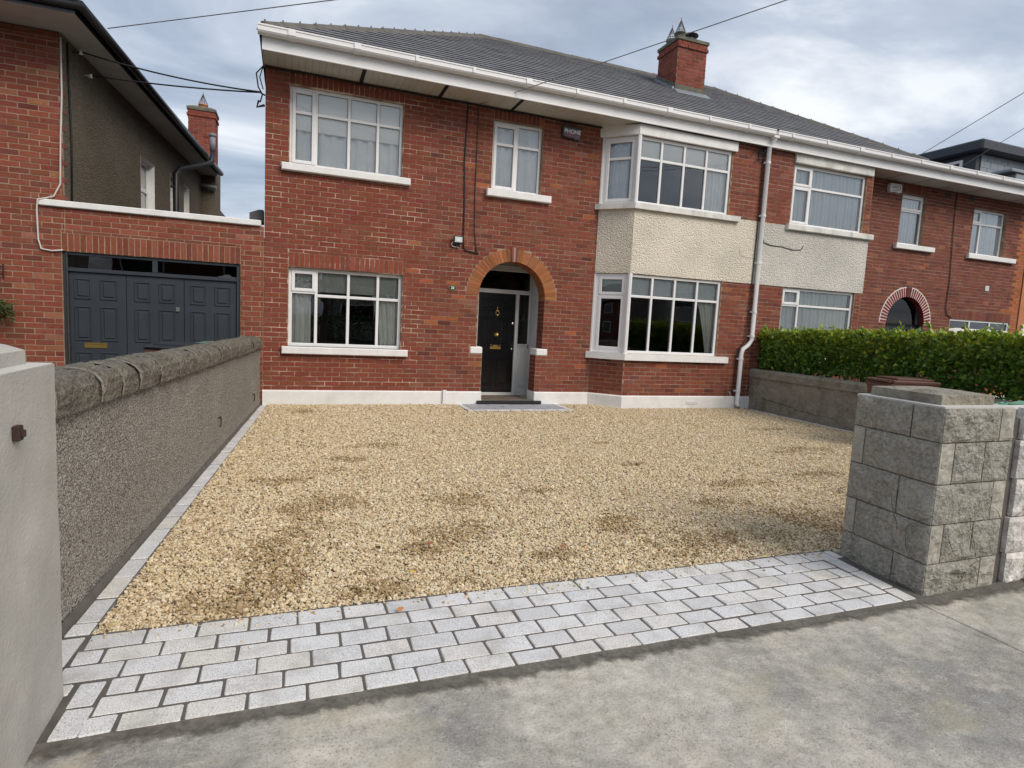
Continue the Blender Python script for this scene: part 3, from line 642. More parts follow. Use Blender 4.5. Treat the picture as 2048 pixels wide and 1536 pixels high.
# ---------------------------------------------------------------- gravel
def gravel():
    pts = []
    zones = ((-7.6, -5.6, 10500, 1.0), (-5.6, -3.4, 7600, 1.08), (-3.4, 0.0, 4800, 1.25))
    X = []; Yv = []; S = []
    for y0, y1, dens, sc in zones:
        n = int((y1 - y0) * 10.4 * dens); X.append(np.random.uniform(-1.0, 9.4, n)); Yv.append(np.random.uniform(y0, y1, n)); S.append(np.full(n, sc))
    X, Yv, S = np.concatenate(X), np.concatenate(Yv), np.concatenate(S)
    left = -0.872 + (Yv + 7.19) * 0.0705 + .010
    right = 9.10 + (Yv + .35) * .03 - .135
    back = np.where(X < 5.55, -0.05, np.where(X < 6.03, -0.05 - (X - 5.55) / .48 * .5, -0.55))
    frontl = np.where(X < 3.76, -7.302, -7.45)
    ok = (X > left) & (X < right) & (Yv < back) & (Yv > frontl)
    ok &= ~((X > 2.83) & (X < 4.87) & (Yv > -0.81))
    ok &= ~((X > 3.70) & (X < 4.45) & (Yv < -7.37))
    # stones hidden behind the gate pillar are thinned out
    ok &= ~((X > 5.2) & (Yv < -5.9) & (np.random.rand(len(X)) < .6))
    X, Yv, S = X[ok], Yv[ok], S[ok]
    # a few strays kicked onto the setts
    k = 260; X = np.concatenate([X, np.random.uniform(-.85, 3.65, k)]); Yv = np.concatenate([Yv, -7.312 - np.random.exponential(.05, k).clip(0, .55)]); S = np.concatenate([S, np.full(k, .85)]); n = len(X)
    # damp darker patches left where the stone was raked and driven on
    patches = [(.22, -.77, .25, .12), (.63, -3.95, .26, .12), (.52, -4.42, .22, .10), (.10, -6.05, .17, .33), (-.06, -6.6, .17, .42), (-.28, -7.08, .26, .15), (1.42, -5.6, .24, .22), (1.2, -6.35, .28, .22), (.95, -6.62, .2, .12), (2.47, -6.45, .18, .22), (3.0, -6.9, .5, .16), (4.25, -6.7, .34, .28),
               (6.8, -4.28, .5, .2), (-.06, -4.7, .2, .13), (.94, -3.2, .28, .14), (3.93, -3.5, .16, .08), (3.75, -4.65, .2, .08), (1.84, -2.66, .12, .06), (2.2, -5.45, .18, .1), (3.7, -6.1, .24, .12), (.2, -5.5, .32, .18), (1.7, -6.9, .14, .08), (2.6, -7.1, .25, .08), (.5, -7.15, .35, .08), (5.6, -5.4, .4, .1), (4.4, -5.6, .4, .12), (7.5, -2.8, .4, .1)]
    D = np.zeros(n)
    wob = np.array([mnoise.noise((x * 3.1, y * 3.1, 0)) * .9 + mnoise.noise((x * 11, y * 11, 5)) * .8 for x, y in zip(X, Yv)])
    for (cx, cy, rx, ry) in patches:
        d = np.sqrt(((X - cx) / (rx * 1.15)) ** 2 + ((Yv - cy) / (ry * 1.15)) ** 2) + wob * 1.15
        D = np.maximum(D, np.clip((1.15 - d) / .8, 0, 1))
    D = np.clip(D * .95 + np.clip(wob - .62, 0, 1) * .5, 0, 1)
    t = np.random.rand(n)
    A = np.array([0.625, 0.50, 0.31]); C = np.tile(A, (n, 1))
    C[t < .30] = (0.70, 0.60, 0.43); C[(t > .30) & (t < .42)] = (0.47, 0.35, 0.20); C[(t > .42) & (t < .49)] = (0.43, 0.295, 0.20); C[(t > .5) & (t < .54)] = (0.30, 0.215, 0.125); C[t > .95] = (0.72, 0.64, 0.50)
    C *= (1 + np.random.normal(0, .09, (n, 1)))
    wet = np.random.rand(n) < D * .80; dm = np.where(wet, .45 + .5 * np.random.rand(n), D * .22)[:, None]
    C = C * (1 - dm) + (C * np.array([.46, .37, .24])) * dm
    big = np.random.lognormal(-.08, .30, n) * S * .84
    Z = np.random.uniform(-.020, -.004, n) + .010 * np.clip((Yv + 7.3) / 5, 0, 1) + .02 * np.clip((Yv + 1.2) / 1.2, 0, 1)
    Z = np.where((Yv < -7.31) & (X < 3.7), .004, Z)
    me = bpy.data.meshes.new('gravel'); me.vertices.add(n); me.vertices.foreach_set('co', np.stack([X, Yv, Z], 1).astype(np.float32).ravel())
    a = me.attributes.new('col', 'FLOAT_COLOR', 'POINT'); a.data.foreach_set('color', np.concatenate([C, np.ones((n, 1))], 1).astype(np.float32).ravel())
    rot = np.stack([np.random.normal(0, .45, n), np.random.normal(0, .45, n), np.random.uniform(0, 6.28, n)], 1)
    a = me.attributes.new('rot', 'FLOAT_VECTOR', 'POINT'); a.data.foreach_set('vector', rot.astype(np.float32).ravel())
    sc = np.stack([big * .0098 * np.random.uniform(.85, 1.25, n), big * .0075 * np.random.uniform(.8, 1.2, n), big * .0058 * np.random.uniform(.75, 1.2, n)], 1)
    a = me.attributes.new('scl', 'FLOAT_VECTOR', 'POINT'); a.data.foreach_set('vector', sc.astype(np.float32).ravel())
    o = bpy.data.objects.new('gravel', me); COL.objects.link(o); WP[o.name] = np.zeros(3)
    ng = bpy.data.node_groups.new('gravel_scatter', 'GeometryNodeTree')
    ng.interface.new_socket('Geometry', in_out='INPUT', socket_type='NodeSocketGeometry'); ng.interface.new_socket('Geometry', in_out='OUTPUT', socket_type='NodeSocketGeometry')
    gi = ng.nodes.new('NodeGroupInput'); go = ng.nodes.new('NodeGroupOutput')
    join = ng.nodes.new('GeometryNodeGeometryToInstance')
    for k in range(5):
        ico = ng.nodes.new('GeometryNodeMeshIcoSphere'); ico.inputs['Radius'].default_value = 1; ico.inputs['Subdivisions'].default_value = 2
        sp = ng.nodes.new('GeometryNodeSetPosition'); nz = ng.nodes.new('ShaderNodeTexNoise'); nz.noise_dimensions = '4D'; nz.inputs['W'].default_value = k * 3.7; nz.inputs['Scale'].default_value = 0.9; nz.inputs['Detail'].default_value = 2
        sb = ng.nodes.new('ShaderNodeVectorMath'); sb.operation = 'SUBTRACT'; sb.inputs[1].default_value = (.5, .5, .5)
        ml = ng.nodes.new('ShaderNodeVectorMath'); ml.operation = 'SCALE'; ml.inputs['Scale'].default_value = 1.5
        mt = ng.nodes.new('GeometryNodeSetMaterial'); mt.inputs['Material'].default_value = MATS['gravel_stone']
        L = ng.links.new; L(nz.outputs['Color'], sb.inputs[0]); L(sb.outputs[0], ml.inputs[0]); L(ico.outputs['Mesh'], sp.inputs['Geometry']); L(ml.outputs[0], sp.inputs['Offset']); L(sp.outputs[0], mt.inputs[0])
        L(mt.outputs[0], join.inputs[0])
    iop = ng.nodes.new('GeometryNodeInstanceOnPoints'); iop.inputs['Pick Instance'].default_value = True
    def named(nm, ty):
        q = ng.nodes.new('GeometryNodeInputNamedAttribute'); q.data_type = ty; q.inputs['Name'].default_value = nm; return q.outputs['Attribute']
    L(gi.outputs[0], iop.inputs['Points']); L(join.outputs[0], iop.inputs['Instance'])
    rn = ng.nodes.new('FunctionNodeRandomValue'); rn.data_type = 'INT'; rn.inputs[4].default_value = 0; rn.inputs[5].default_value = 4
    L(rn.outputs[2], iop.inputs['Instance Index']); L(named('scl', 'FLOAT_VECTOR'), iop.inputs['Scale'])
    er = ng.nodes.new('FunctionNodeEulerToRotation'); L(named('rot', 'FLOAT_VECTOR'), er.inputs[0]); L(er.outputs[0], iop.inputs['Rotation'])
    L(iop.outputs[0], go.inputs[0])
    md = o.modifiers.new('scatter', 'NODES'); md.node_group = ng
    me.materials.append(MATS['gravel_stone'])
    tag(o, 'golden angular gravel spread over the driveway', 'gravel', kind='stuff'); print('gravel stones', n)
gb = MB(); gb.add([(-0.87, -7.30, -.022), (3.75, -7.30, -.022), (8.9, -7.45, -.022), (9.0, -.5, -.012), (6.0, -.5, -.008), (5.5, 0, -.008), (-.38, 0, -.008)], [tuple(range(7))])
struct(put('gravel_bed', gb, 'gravel_bed')); gravel()
# ---------------------------------------------------------------- gravel end
# ================================================================ the brick house in the middle
EAVE, WTOP = 5.34, 5.345
house = thing('brick_house', 'red brick two storey house with arched doorway and black front door', 'house', (4.3, 0.5, 0))
W1 = (-0.07, 1.735, 3.905, 5.13); W2 = (-0.06, 1.80, 0.985, 2.285); W3 = (3.33, 4.295, 3.92, 5.14)
B1 = (6.09, 8.16, 3.90, 5.14); B2 = (6.09, 8.16, 1.08, 2.60)       # bay windows, front face (u = x)
AX, AZ, AR, ARO = 3.842, 2.02, 0.657, 0.895
DOORLOW = (3.302, 4.38, 0.05, 1.02); DOORUP = (3.187, 4.50, 1.02, 2.02)
hb = Bricks()
PL = 0.25
# -- mortar sheets (old and newer part) with the openings
SPL = 2.18
mb = backing(FRONT, -0.425, SPL, PL, WTOP, [W1, W2]); put('wall', mb, 'mortar_pale', house)
mb = backing(FRONT, SPL, 5.53, 0.05, WTOP, [W3]+[DOORLOW, DOORUP], arcs=[(AX, AZ, AR + .002)], reveal=0.0)
for a, b, c, d in [W3]:
    for (p, q) in (((a, c), (a, d)), ((a, d), (b, d)), ((b, d), (b, c)), ((b, c), (a, c))): mb.quad(FRONT(p[0], p[1], -.007), FRONT(q[0], q[1], -.007), FRONT(q[0], q[1], -.12), FRONT(p[0], p[1], -.12))
put('wall', mb, 'mortar_old', house)
U1, U0 = cl, 0.0
CW_U = (0.06, cl - .03, 3.90, 5.14); CW_L = (0.05, cl - .03, 1.08, 2.60)
mb = backing(CANT, 0, cl, PL, WTOP, [(-.01, cl + .01, 3.79, WTOP + .1), (-.01, cl + .01, 0.94, 2.60)], reveal=0)
mb = backing(BAYF, 6.01, 9.02, PL, WTOP, [(6.0, 8.16, 3.9, 5.14), (6.0, 8.16, 1.08, 2.60)], reveal=0.1, mb=mb); put('wall', mb, 'mortar_old', house)
# -- bricks
SO1 = (W1[0], W1[1], W1[3], WTOP); SO2 = (-0.058, 1.797, 2.287, 2.518); SO3 = (3.33, 4.295, 5.14, WTOP)
SB1 = (3.064, 3.303, 0.953, 1.085); SB2 = (4.378, 4.612, 0.953, 1.085)
holes = [W1, W2, W3, DOORLOW, DOORUP, SO1, SO2, SO3, SB1, SB2, (AX - AR, AX + AR, AZ - .1, AZ)]
hb.rects(FRONT, lay(-0.43, 5.525, PL, WTOP, holes, [(AX, AZ, ARO)], phase=-.43, vphase=.01), col_house)
hb.soldiers(FRONT, *SO1, col_new, 22); hb.soldiers(FRONT, *SO2, lambda x, z: jit((0.245, 0.080, 0.050), .08), 23, .002); hb.soldiers(FRONT, *SO3, col_old, 12)
hb.rects(CANT, lay(0.004, cl - .004, PL, 0.94, [], phase=.1, vphase=.01), col_old)
hb.rects(BAYF, lay(6.015, 9.02, PL, 0.94, [], phase=.03, vphase=.01), col_old)
hb.rects(BAYF, lay(8.165, 9.02, 0.94, 2.60, [], phase=.03, vphase=.01), col_old)
hb.rects(BAYF, lay(8.165, 9.02, 3.87, WTOP, [(8.78, 8.93, 5.02, 5.11)], phase=.03, vphase=.01), col_old)
# jamb reveals (one brick deep)
JR = Plane((4.5, 0, 0), (0, 1, 0), (-1, 0, 0)); JRL = Plane((4.38, 0, 0), (0, 1, 0), (-1, 0, 0)); JL = Plane((3.187, 0, 0), (0, 1, 0), (1, 0, 0)); JLL = Plane((3.302, 0, 0), (0, 1, 0), (1, 0, 0))
for P, a, b in ((JR, 1.085, 2.02), (JL, 1.085, 2.02), (JRL, PL, .953), (JLL, PL, .953)):
    hb.rects(P, lay(0.002, .32, a, b, [], phase=.08, vphase=.01), lambda x, z: jit((0.20, 0.062, 0.042), .12))
    q = MB(); q.quad(P(0.004, a, -.007), P(.32, a, -.007), P(.32, b, -.007), P(.004, b, -.007)); put('reveal', q, 'mortar_old', house)
# arch ring: 37 voussoirs and a keystone
nv = 37
for i in range(nv):
    t0, t1 = math.pi * i / nv + .006, math.pi * (i + 1) / nv - .006
    if i == nv // 2: continue
    pr = random.uniform(.001, .005); ro = ARO - random.uniform(.006, .012)
    q = [(AX + r * math.cos(t), AZ + r * math.sin(t)) for (r, t) in ((AR, t0), (ro, t0), (ro, t1), (AR, t1))]
    v = [FRONT(x, z, pr) for x, z in q] + [FRONT(x, z, -.32) for x, z in q]
    put('arch_brick', MB().add(v, [(0, 1, 2, 3), (7, 6, 5, 4), (0, 3, 7, 4), (1, 5, 6, 2), (0, 4, 5, 1), (2, 6, 7, 3)], col_arch(0, 0)), 'brick', house)
key = MB()
for k, (a, b) in enumerate(((-.055, -.020), (-.017, .017), (.020, .055))):
    sc = (ARO + .03) / AR
    q = [(AX + a, AZ + AR - .005), (AX + b, AZ + AR - .005), (AX + b * 1.35, AZ + ARO + .02), (AX + a * 1.35, AZ + ARO + .02)]
    v = [FRONT(x, z, .022 if k != 1 else .016) for x, z in q] + [FRONT(x, z, -.1) for x, z in q]
    key.add(v, [(0, 1, 2, 3), (0, 3, 7, 4), (1, 5, 6, 2), (0, 4, 5, 1), (2, 6, 7, 3)], [(0.22, .075, .055), (0.36, 0.26, 0.22), (0.20, .07, .05)][k])
put('keystone', key, 'brick', house)
ar = MB(); K = 40     # mortar behind the ring and inside its joints, with a struck outer line
for i in range(K):
    t0, t1 = math.pi * i / K, math.pi * (i + 1) / K
    pt = lambda r, t, w: FRONT(AX + r * math.cos(t), AZ + r * math.sin(t), w)
    ar.quad(pt(AR + .006, t0, -.003), pt(ARO + .004, t0, -.003), pt(ARO + .004, t1, -.003), pt(AR + .006, t1, -.003)); ar.quad(pt(AR + .006, t0, -.003), pt(AR + .006, t1, -.003), pt(AR + .006, t1, -.32), pt(AR + .006, t0, -.32))
put('arch_joint', ar, 'mortar_orange', house)
hb.emit(house)
# -- impost blocks and plinth
for (a, b, c, d), sx in ((SB1, 3.302), (SB2, 4.38)):
    q = MB(); q.bbox(a, b, -.012, .318, c, d, .018); put('impost_block', q, 'white_paint', house)
pl = MB(); pl.prism([(.05, 0.0), (-.035, 0.0), (-.035, PL - .012), (-.02, PL + .004), (.05, PL + .02)], 'x', -0.44, 3.30); pl.v = [(x, y, z) for (x, y, z) in pl.v]
put('plinth', pl, 'white_paint', house)
pl = MB(); pl.bbox(3.302 - .02, 3.302 + .012, -.03, .33, 0.03, PL + .01, .006); pl.bbox(4.38 - .012, 4.40, -.03, .33, .03, PL + .01, .006); put('plinth', pl, 'white_paint', house)
pl = MB(); pl.prism([(.05, 0.0), (-.035, 0.0), (-.035, PL - .012), (-.02, PL + .004), (.05, PL + .02)], 'x', 4.38, 5.53); put('plinth', pl, 'white_paint', house)
def plinth_on(P, u0, u1, parent, m='white_paint'):
    q = MB(); prof = [(-.05, 0.0), (.035, 0.0), (.035, PL - .012), (.02, PL + .004), (-.05, PL + .02)]
    v = [P(u0, z, w) for w, z in prof] + [P(u1, z, w) for w, z in prof]; n = 5
    q.add(v, [tuple(range(n - 1, -1, -1)), tuple(range(n, 2 * n))] + [(i, (i + 1) % n, n + (i + 1) % n, n + i) for i in range(n)]); return put('plinth', q, m, parent)
plinth_on(CANT, -.01, cl + .016, house); plinth_on(BAYF, 6.0, 9.02, house)
q = MB(); q.box(2.575, 2.64, -.075, -.037, 0.03, .285); put('conduit_box', q, 'white_pvc', house)
q = MB()
for i in range(3): q.bbox(7.50, 7.78, -.545, -.536, .095 + i * .022, .111 + i * .022, .003)
put('air_vent', q, 'white_pvc', house)
# -- pebbledash band on the bay
q = MB(); zb, zt = 2.605, 3.868
q.quad(CANT(0, zb, .012), CANT(cl + .012, zb, .012), CANT(cl + .012, zt, .012), CANT(0, zt, .012)); q.quad(CANT(0, zb, .012), CANT(0, zt, .012), CANT(0, zt, -.03), CANT(0, zb, -.03))
q.quad(BAYF(6.0, zb, .012), BAYF(9.0, zb, .012), BAYF(9.0, zt, .012), BAYF(6.0, zt, .012)); q.quad(BAYF(6.0, zb, .012), BAYF(9.0, zb, .012), BAYF(9.0, zb, -.05), BAYF(6.0, zb, -.05)); q.quad(CANT(0, zb, .012), CANT(cl + .012, zb, .012), CANT(cl, zb, -.05), CANT(0, zb, -.05))
q.quad(BAYF(6.0, zt, .012), BAYF(9.0, zt, .012), BAYF(9.0, zt, -.05), BAYF(6.0, zt, -.05))
put('pebbledash_band', q, 'dash_cream', house)
# -- windows
P = FRONT
window(house, P, *W1, [0.337, 0.852, 1.322], [[4.745]] * 4, casement=(0,), glassm='glass_brightened', fr=.05, sill=(-0.182, 1.869, 3.79, 3.905))
window(house, P, *W2, [0.375, 0.895, 1.388], [[1.885], [1.84], [1.84], [1.84]], sash=[(0, 1)], fr=.058, sill=(-0.154, 1.912, 0.865, 0.985))
window(house, P, *W3, [3.815], [[4.75], [4.75]], casement=(0,), glassm='glass_brightened', fr=.05, sill=(3.236, 4.49, 3.79, 3.92))
wb = -0.03
window(house, BAYF, 6.03, 8.16, 3.90, 5.14, [6.545, 7.06, 7.575], [[4.745]] * 4, glassm='glass_brightened', fr=.058, w=wb)
window(house, CANT, 0.03, cl - .03, 3.90, 5.14, [], [[4.745]], casement=(0,), glassm='glass_brightened', fr=.06, w=wb)
window(house, BAYF, 6.03, 8.16, 1.075, 2.60, [6.55, 7.07, 7.60], [[2.18]] * 4, fr=.058, w=wb)
window(house, CANT, 0.03, cl - .03, 1.075, 2.60, [], [[2.18]], sash=[(0, 0), (0, 1)], fr=.075, w=wb)
for zb_, zt_ in ((3.80, 3.90), (.95, 1.075)):      # bay sills wrap round the angle
    q = MB(); k = .085; vv = lambda z, d: [CANT(-.06, z, d), CANT(cl + d * .42, z, d), BAYF(8.42, z, d), BAYF(8.42, z, -.08), CANT(cl - .03, z, -.1), CANT(-.06, z, -.06)]
    a, b = vv(zb_, k), vv(zt_, k); q.add(a + b, [(5, 4, 3, 2, 1, 0), (6, 7, 8, 9, 10, 11)] + [(i, (i + 1) % 6, 6 + (i + 1) % 6, 6 + i) for i in range(6)]); put('bay_sill', q, 'old_white' if zb_ > 2 else 'white_paint', house)
q = MB(); k = .05; vv = lambda z, d: [CANT(-.05, z, d), CANT(cl + d * .42, z, d), BAYF(8.24, z, d), BAYF(8.24, z, -.08), CANT(cl - .03, z, -.1), CANT(-.05, z, -.06)]
a, b = vv(5.145, k), vv(5.342, k); q.add(a + b, [(5, 4, 3, 2, 1, 0), (6, 7, 8, 9, 10, 11)] + [(i, (i + 1) % 6, 6 + (i + 1) % 6, 6 + i) for i in range(6)]); put('lintel', q, 'white_paint', house)
q = MB()
for z0, z1 in ((3.90, 5.145), (1.075, 2.60)):
    barP(q, CANT, -.035, .03, z0, z1, -.1, .0); q.tube([CANT(cl + .005, z0, -.005), CANT(cl + .005, z1, -.005)], .045, 8)
put('bay_post', q, 'white_pvc', house)
# -- rooms behind the glass
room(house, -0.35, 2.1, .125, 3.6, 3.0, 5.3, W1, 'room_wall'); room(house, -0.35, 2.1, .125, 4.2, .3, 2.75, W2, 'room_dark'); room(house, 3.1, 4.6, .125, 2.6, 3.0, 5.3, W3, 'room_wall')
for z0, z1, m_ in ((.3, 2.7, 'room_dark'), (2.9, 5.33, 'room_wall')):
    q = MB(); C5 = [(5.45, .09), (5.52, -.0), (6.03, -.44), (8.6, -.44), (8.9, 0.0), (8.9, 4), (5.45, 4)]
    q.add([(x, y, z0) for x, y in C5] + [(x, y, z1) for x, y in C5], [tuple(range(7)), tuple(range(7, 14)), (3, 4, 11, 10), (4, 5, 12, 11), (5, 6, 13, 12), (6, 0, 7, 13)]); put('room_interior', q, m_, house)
# -- porch and front door
DY = 0.75
q = MB(); q.box(3.15, 4.56, .0, DY + .1, 0.0, .092); put('porch_floor', q, 'porch_tile', house)
q = MB(); q.bbox(3.225, 4.50, -.10, .0, .028, .092, .006); q.box(3.225, 4.50, -.106, -.101, .040, .088); put('door_step', q, 'black_plastic', house)
q = MB()
q.quad((4.505, .32, .09), (4.505, DY, .09), (4.505, DY, 2.8), (4.505, .32, 2.8)); q.quad((3.18, .32, .09), (3.18, DY, .09), (3.18, DY, 2.8), (3.18, .32, 2.8)); q.quad((3.0, .0, 2.75), (4.7, 0, 2.75), (4.7, DY, 2.75), (3.0, DY, 2.75))
q.quad((3.1, .321, 2.02), (3.187, .321, 2.02), (3.187, .321, .09), (3.1, .321, .09)); put('porch_plaster', q, 'plaster', house)
DX0, DX1, DZ0, DZ1 = 3.42, 4.19, 0.15, 2.115
q = MB(); FD = lambda x, z, w=0.0: (x, DY - w, z)
for (a, b, c, d) in ((3.18, DX0 - .004, .092, 2.75), (DX1 + .004, 4.262, .092, DZ1 + .005), (4.478, 4.505, .092, 2.75), (DX0 - .004, 4.478, DZ1 + .005, 2.20), (4.262, 4.478, .092, 1.135), (DX0 - .004, DX1 + .004, .092, .148), (DX0 - .004, 4.478, 2.555, 2.75)):
    barP(q, FD, a, b, c, d, -.06, .03)
barP(q, FD, 4.285, 4.455, .26, 1.03, .03, .036); barP(q, FD, 4.305, 4.435, .29, 1.0, .036, .044); barP(q, FD, 4.262, 4.478, 1.10, 1.135, .0301, .05)
for k in range(3): barP(q, FD, 3.2, 4.5, 2.56 + .035 * k, 2.592 + .035 * k, .0302, .05 + .022 * k)
put('door_frame', q, 'grey_frame', house)
q = MB(); q.quad(FD(DX0 - .01, 2.19), FD(4.49, 2.19), FD(4.49, 2.56), FD(DX0 - .01, 2.56)); put('fanlight', q, 'glass_dark', house)
q = MB(); q.quad(FD(4.258, 1.13), FD(4.48, 1.13), FD(4.48, 2.12), FD(4.258, 2.12)); sg = put('sidelight', q, 'glass_obscure', house)
q = MB()
for (cx, cz, a, b) in ((4.372, 1.62, .035, .065), (4.372, 1.70, .022, .03), (4.372, 1.52, .022, .03), (4.372, 1.40, .018, .028), (4.36, 1.30, .012, .012), (4.38, 1.92, .025, .01)): q.add([FD(cx - a, cz, .004), FD(cx, cz - b, .004), FD(cx + a, cz, .004), FD(cx, cz + b, .004)], [(0, 1, 2, 3)])
put('leaded_motif', q, 'black_plastic', sg)
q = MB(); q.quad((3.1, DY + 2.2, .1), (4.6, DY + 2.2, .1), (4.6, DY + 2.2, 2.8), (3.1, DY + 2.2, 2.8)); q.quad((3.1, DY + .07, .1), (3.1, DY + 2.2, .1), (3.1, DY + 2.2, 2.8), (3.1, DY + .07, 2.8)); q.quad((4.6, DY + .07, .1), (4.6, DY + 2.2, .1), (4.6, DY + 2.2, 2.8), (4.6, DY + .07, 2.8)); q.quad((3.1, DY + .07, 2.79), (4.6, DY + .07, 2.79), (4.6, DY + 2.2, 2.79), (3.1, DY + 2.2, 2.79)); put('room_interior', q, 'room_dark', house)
d = MB(); barP(d, FD, DX0, DX1, DZ0, DZ1, -.045, .0)
door = put('door', d, 'black_gloss', house)
door['label'] = 'glossy black six panel front door with brass fittings'
for (a, b, c, e) in ((.09, .34, 1.62, 1.86), (.43, .68, 1.62, 1.86), (.09, .34, .92, 1.50), (.43, .68, .92, 1.50), (.09, .34, .12, .70), (.43, .68, .12, .70)):
    q = MB(); a += DX0; b += DX0; c += DZ0; e += DZ0
    barP(q, FD, a, b, c, c + .02, .0005, .012, .005); barP(q, FD, a, b, e - .02, e, .0005, .012, .005); barP(q, FD, a, a + .02, c + .02, e - .02, .0005, .012, .005); barP(q, FD, b - .02, b, c + .02, e - .02, .0005, .012, .005)
    barP(q, FD, a + .045, b - .045, c + .045, e - .045, .0005, .010, .02); put('panel', q, 'black_gloss', door)
q = MB(); kx = 3.81; q.tube([FD(kx + .034 * math.cos(t), 1.735 + .042 * math.sin(t), .03) for t in np.linspace(math.pi * .5, math.pi * 2.5, 22)], .0075, 8); q.lathe([(.0, .0), (.018, .0), (.02, -.012), (.012, -.03), (0, -.034)], FD(kx, 1.79, .0), 'y', 12); q.tube([FD(kx, 1.80, .012), FD(kx, 1.85, .012)], [.008, .003], 8); q.tube([FD(kx, 1.69, .012), FD(kx, 1.655, .012)], [.007, .003], 8)
put('knocker', q, 'brass', door, True)
q = MB(); q.lathe([(.0, .0), (.045, .0), (.045, -.006), (.016, -.012), (.014, -.03), (.032, -.042), (.036, -.056), (.028, -.068), (0, -.072)], FD(3.815, 1.305, 0), 'y', 20); put('knob', q, 'brass', door, True)
q = MB()
for (a, b, c, e, w_) in ((3.695, 3.92, 1.015, 1.033, .008), (3.695, 3.92, 1.082, 1.10, .008), (3.695, 3.713, 1.033, 1.082, .008), (3.902, 3.92, 1.033, 1.082, .008)): barP(q, FD, a, b, c, e, .0005, w_, .003)
barP(q, FD, 3.713, 3.902, 1.033, 1.082, .0005, .004, .002); put('letterbox', q, 'brass', door)
for (lx, lz, r_) in ((4.15, 1.54, .026), (4.15, 1.03, .018)):
    q = MB(); q.lathe([(0, 0), (r_, 0), (r_, -.008), (r_ * .6, -.014), (0, -.015)], FD(lx, lz, 0), 'y', 16); put('lock', q, 'chrome', door, True)
q = MB(); q.bbox(4.482, 4.50, DY - .036, DY - .030, 1.05, 1.13, .002); put('bell_push', q, 'rust', house)
mb = MB(); V = []
for i in range(13):
    for j in range(9):
        x, y_ = 3.36 + .95 * i / 12, .06 + .62 * j / 8; V.append((x, y_, .097 + .004 * mnoise.noise((x * 9, y_ * 9, 2))))
mb.add(V, [(i * 9 + j, (i + 1) * 9 + j, (i + 1) * 9 + j + 1, i * 9 + j + 1) for i in range(12) for j in range(8)]); single('door_mat', mb, 'mat_brown', 'worn brown door mat on the porch floor before the black door', 'mat')

# ---------------------------------------------------------------- eaves, roof
def eaves(parent, x0, x1, wavy, cut):
    q = MB(); x = x0
    while x < x1 - .001:     # soffit boards with open joints
        b = min(x + .1, x1); q.box(x + .0015, b - .0015, -.598, .0, EAVE, EAVE + .008) if cut[0] is None or not (x > cut[0] and b < cut[1]) else q.box(x + .003, b - .003, -.598, -.5, EAVE, EAVE + .008); x = b
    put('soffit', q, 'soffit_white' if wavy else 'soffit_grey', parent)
    q = MB(); q.box(x0, x1, -.59, .02, EAVE + .012, EAVE + .02); put('soffit_void', q, 'dark_gap', parent)
    f = MB(); f.bbox(x0 - .005, x1, -.62, -.60, EAVE - .012, EAVE + .215, .004); f.bbox(x0 - .005, x1, -.624, -.598, EAVE - .016, EAVE + .006, .004); put('fascia', f, 'white_pvc', parent)
    gt = MB(); n = 10; V = []; zt = 5.60; yc = -.69; r = .062      # half-round gutter with a rolled front lip
    prof = [(-1.0, .0), (-1.03, .022), (-.96, .025)] + []
    pts = [(yc - r, zt + .02), (yc - r - .012, zt + .022), (yc - r - .012, zt + .004), (yc - r - .002, zt), (yc - r, zt - .055), (yc - r - .006, zt - .06), (yc - r * .8, zt - .085), (yc - r * .4, zt - .098), (yc + r * .5, zt - .098), (yc + r * .9, zt - .08), (yc + r, zt + .01)]
    inner = [(y_ + (yc - y_) * .07, z_ + .004) for y_, z_ in pts[::-1]]
    gt.prism(pts + inner, 'x', x0 - .06, x1 + .0); put('gutter', gt, 'white_pvc', parent)
    x = x0 + .35
    while x < x1:
        u = MB(); pp_ = [(yc - r - .017, zt + .026), (yc - r - .017, zt - .062), (yc - r * .85, zt - .094), (yc - r * .4, zt - .106), (yc + r * .6, zt - .106), (yc + r, zt - .08)]; qq = [(yc + r - .002, zt - .07), (yc + r * .5, zt - .097), (yc - r * .4, zt - .097), (yc - r * .8, zt - .084), (yc - r - .008, zt - .058), (yc - r - .013, zt + .022)]
        wdt = .10 if (int(x * 10) % 4 == 0) else .045
        u.prism(pp_ + qq, 'x', x, x + wdt); put('gutter_bracket', u, 'white_pvc', parent); x += .93
eaves(house, -0.445, 9.02, True, (6.2, 9.03))
q = MB(); q.box(-.452, -.446, -.62, .02, EAVE - .016, EAVE + .22); put('fascia', q, 'white_pvc', house)
for x in (.985, 2.30, 3.62): q = MB(); q.box(x, x + .06, -.596, -.01, EAVE - .006, EAVE - .0005); put('soffit_vent', q, 'dark_gap', house)
PIT = math.tan(R(30)); RZ0, RY0, RYR = 5.625, -0.665, 4.0; HX0, HX1, HS = -0.50, 13.45, 0.525
rz = lambda y: RZ0 + (y - RY0) * PIT
RT = rz(RYR)
def clip(poly, f):
    out = []
    for i in range(len(poly)):
        a, b = poly[i], poly[(i + 1) % len(poly)]; fa, fb = f(a), f(b)
        if fa >= 0: out.append(a)
        if (fa >= 0) != (fb >= 0): t = fa / (fa - fb); out.append((a[0] + (b[0] - a[0]) * t, a[1] + (b[1] - a[1]) * t))
    return out
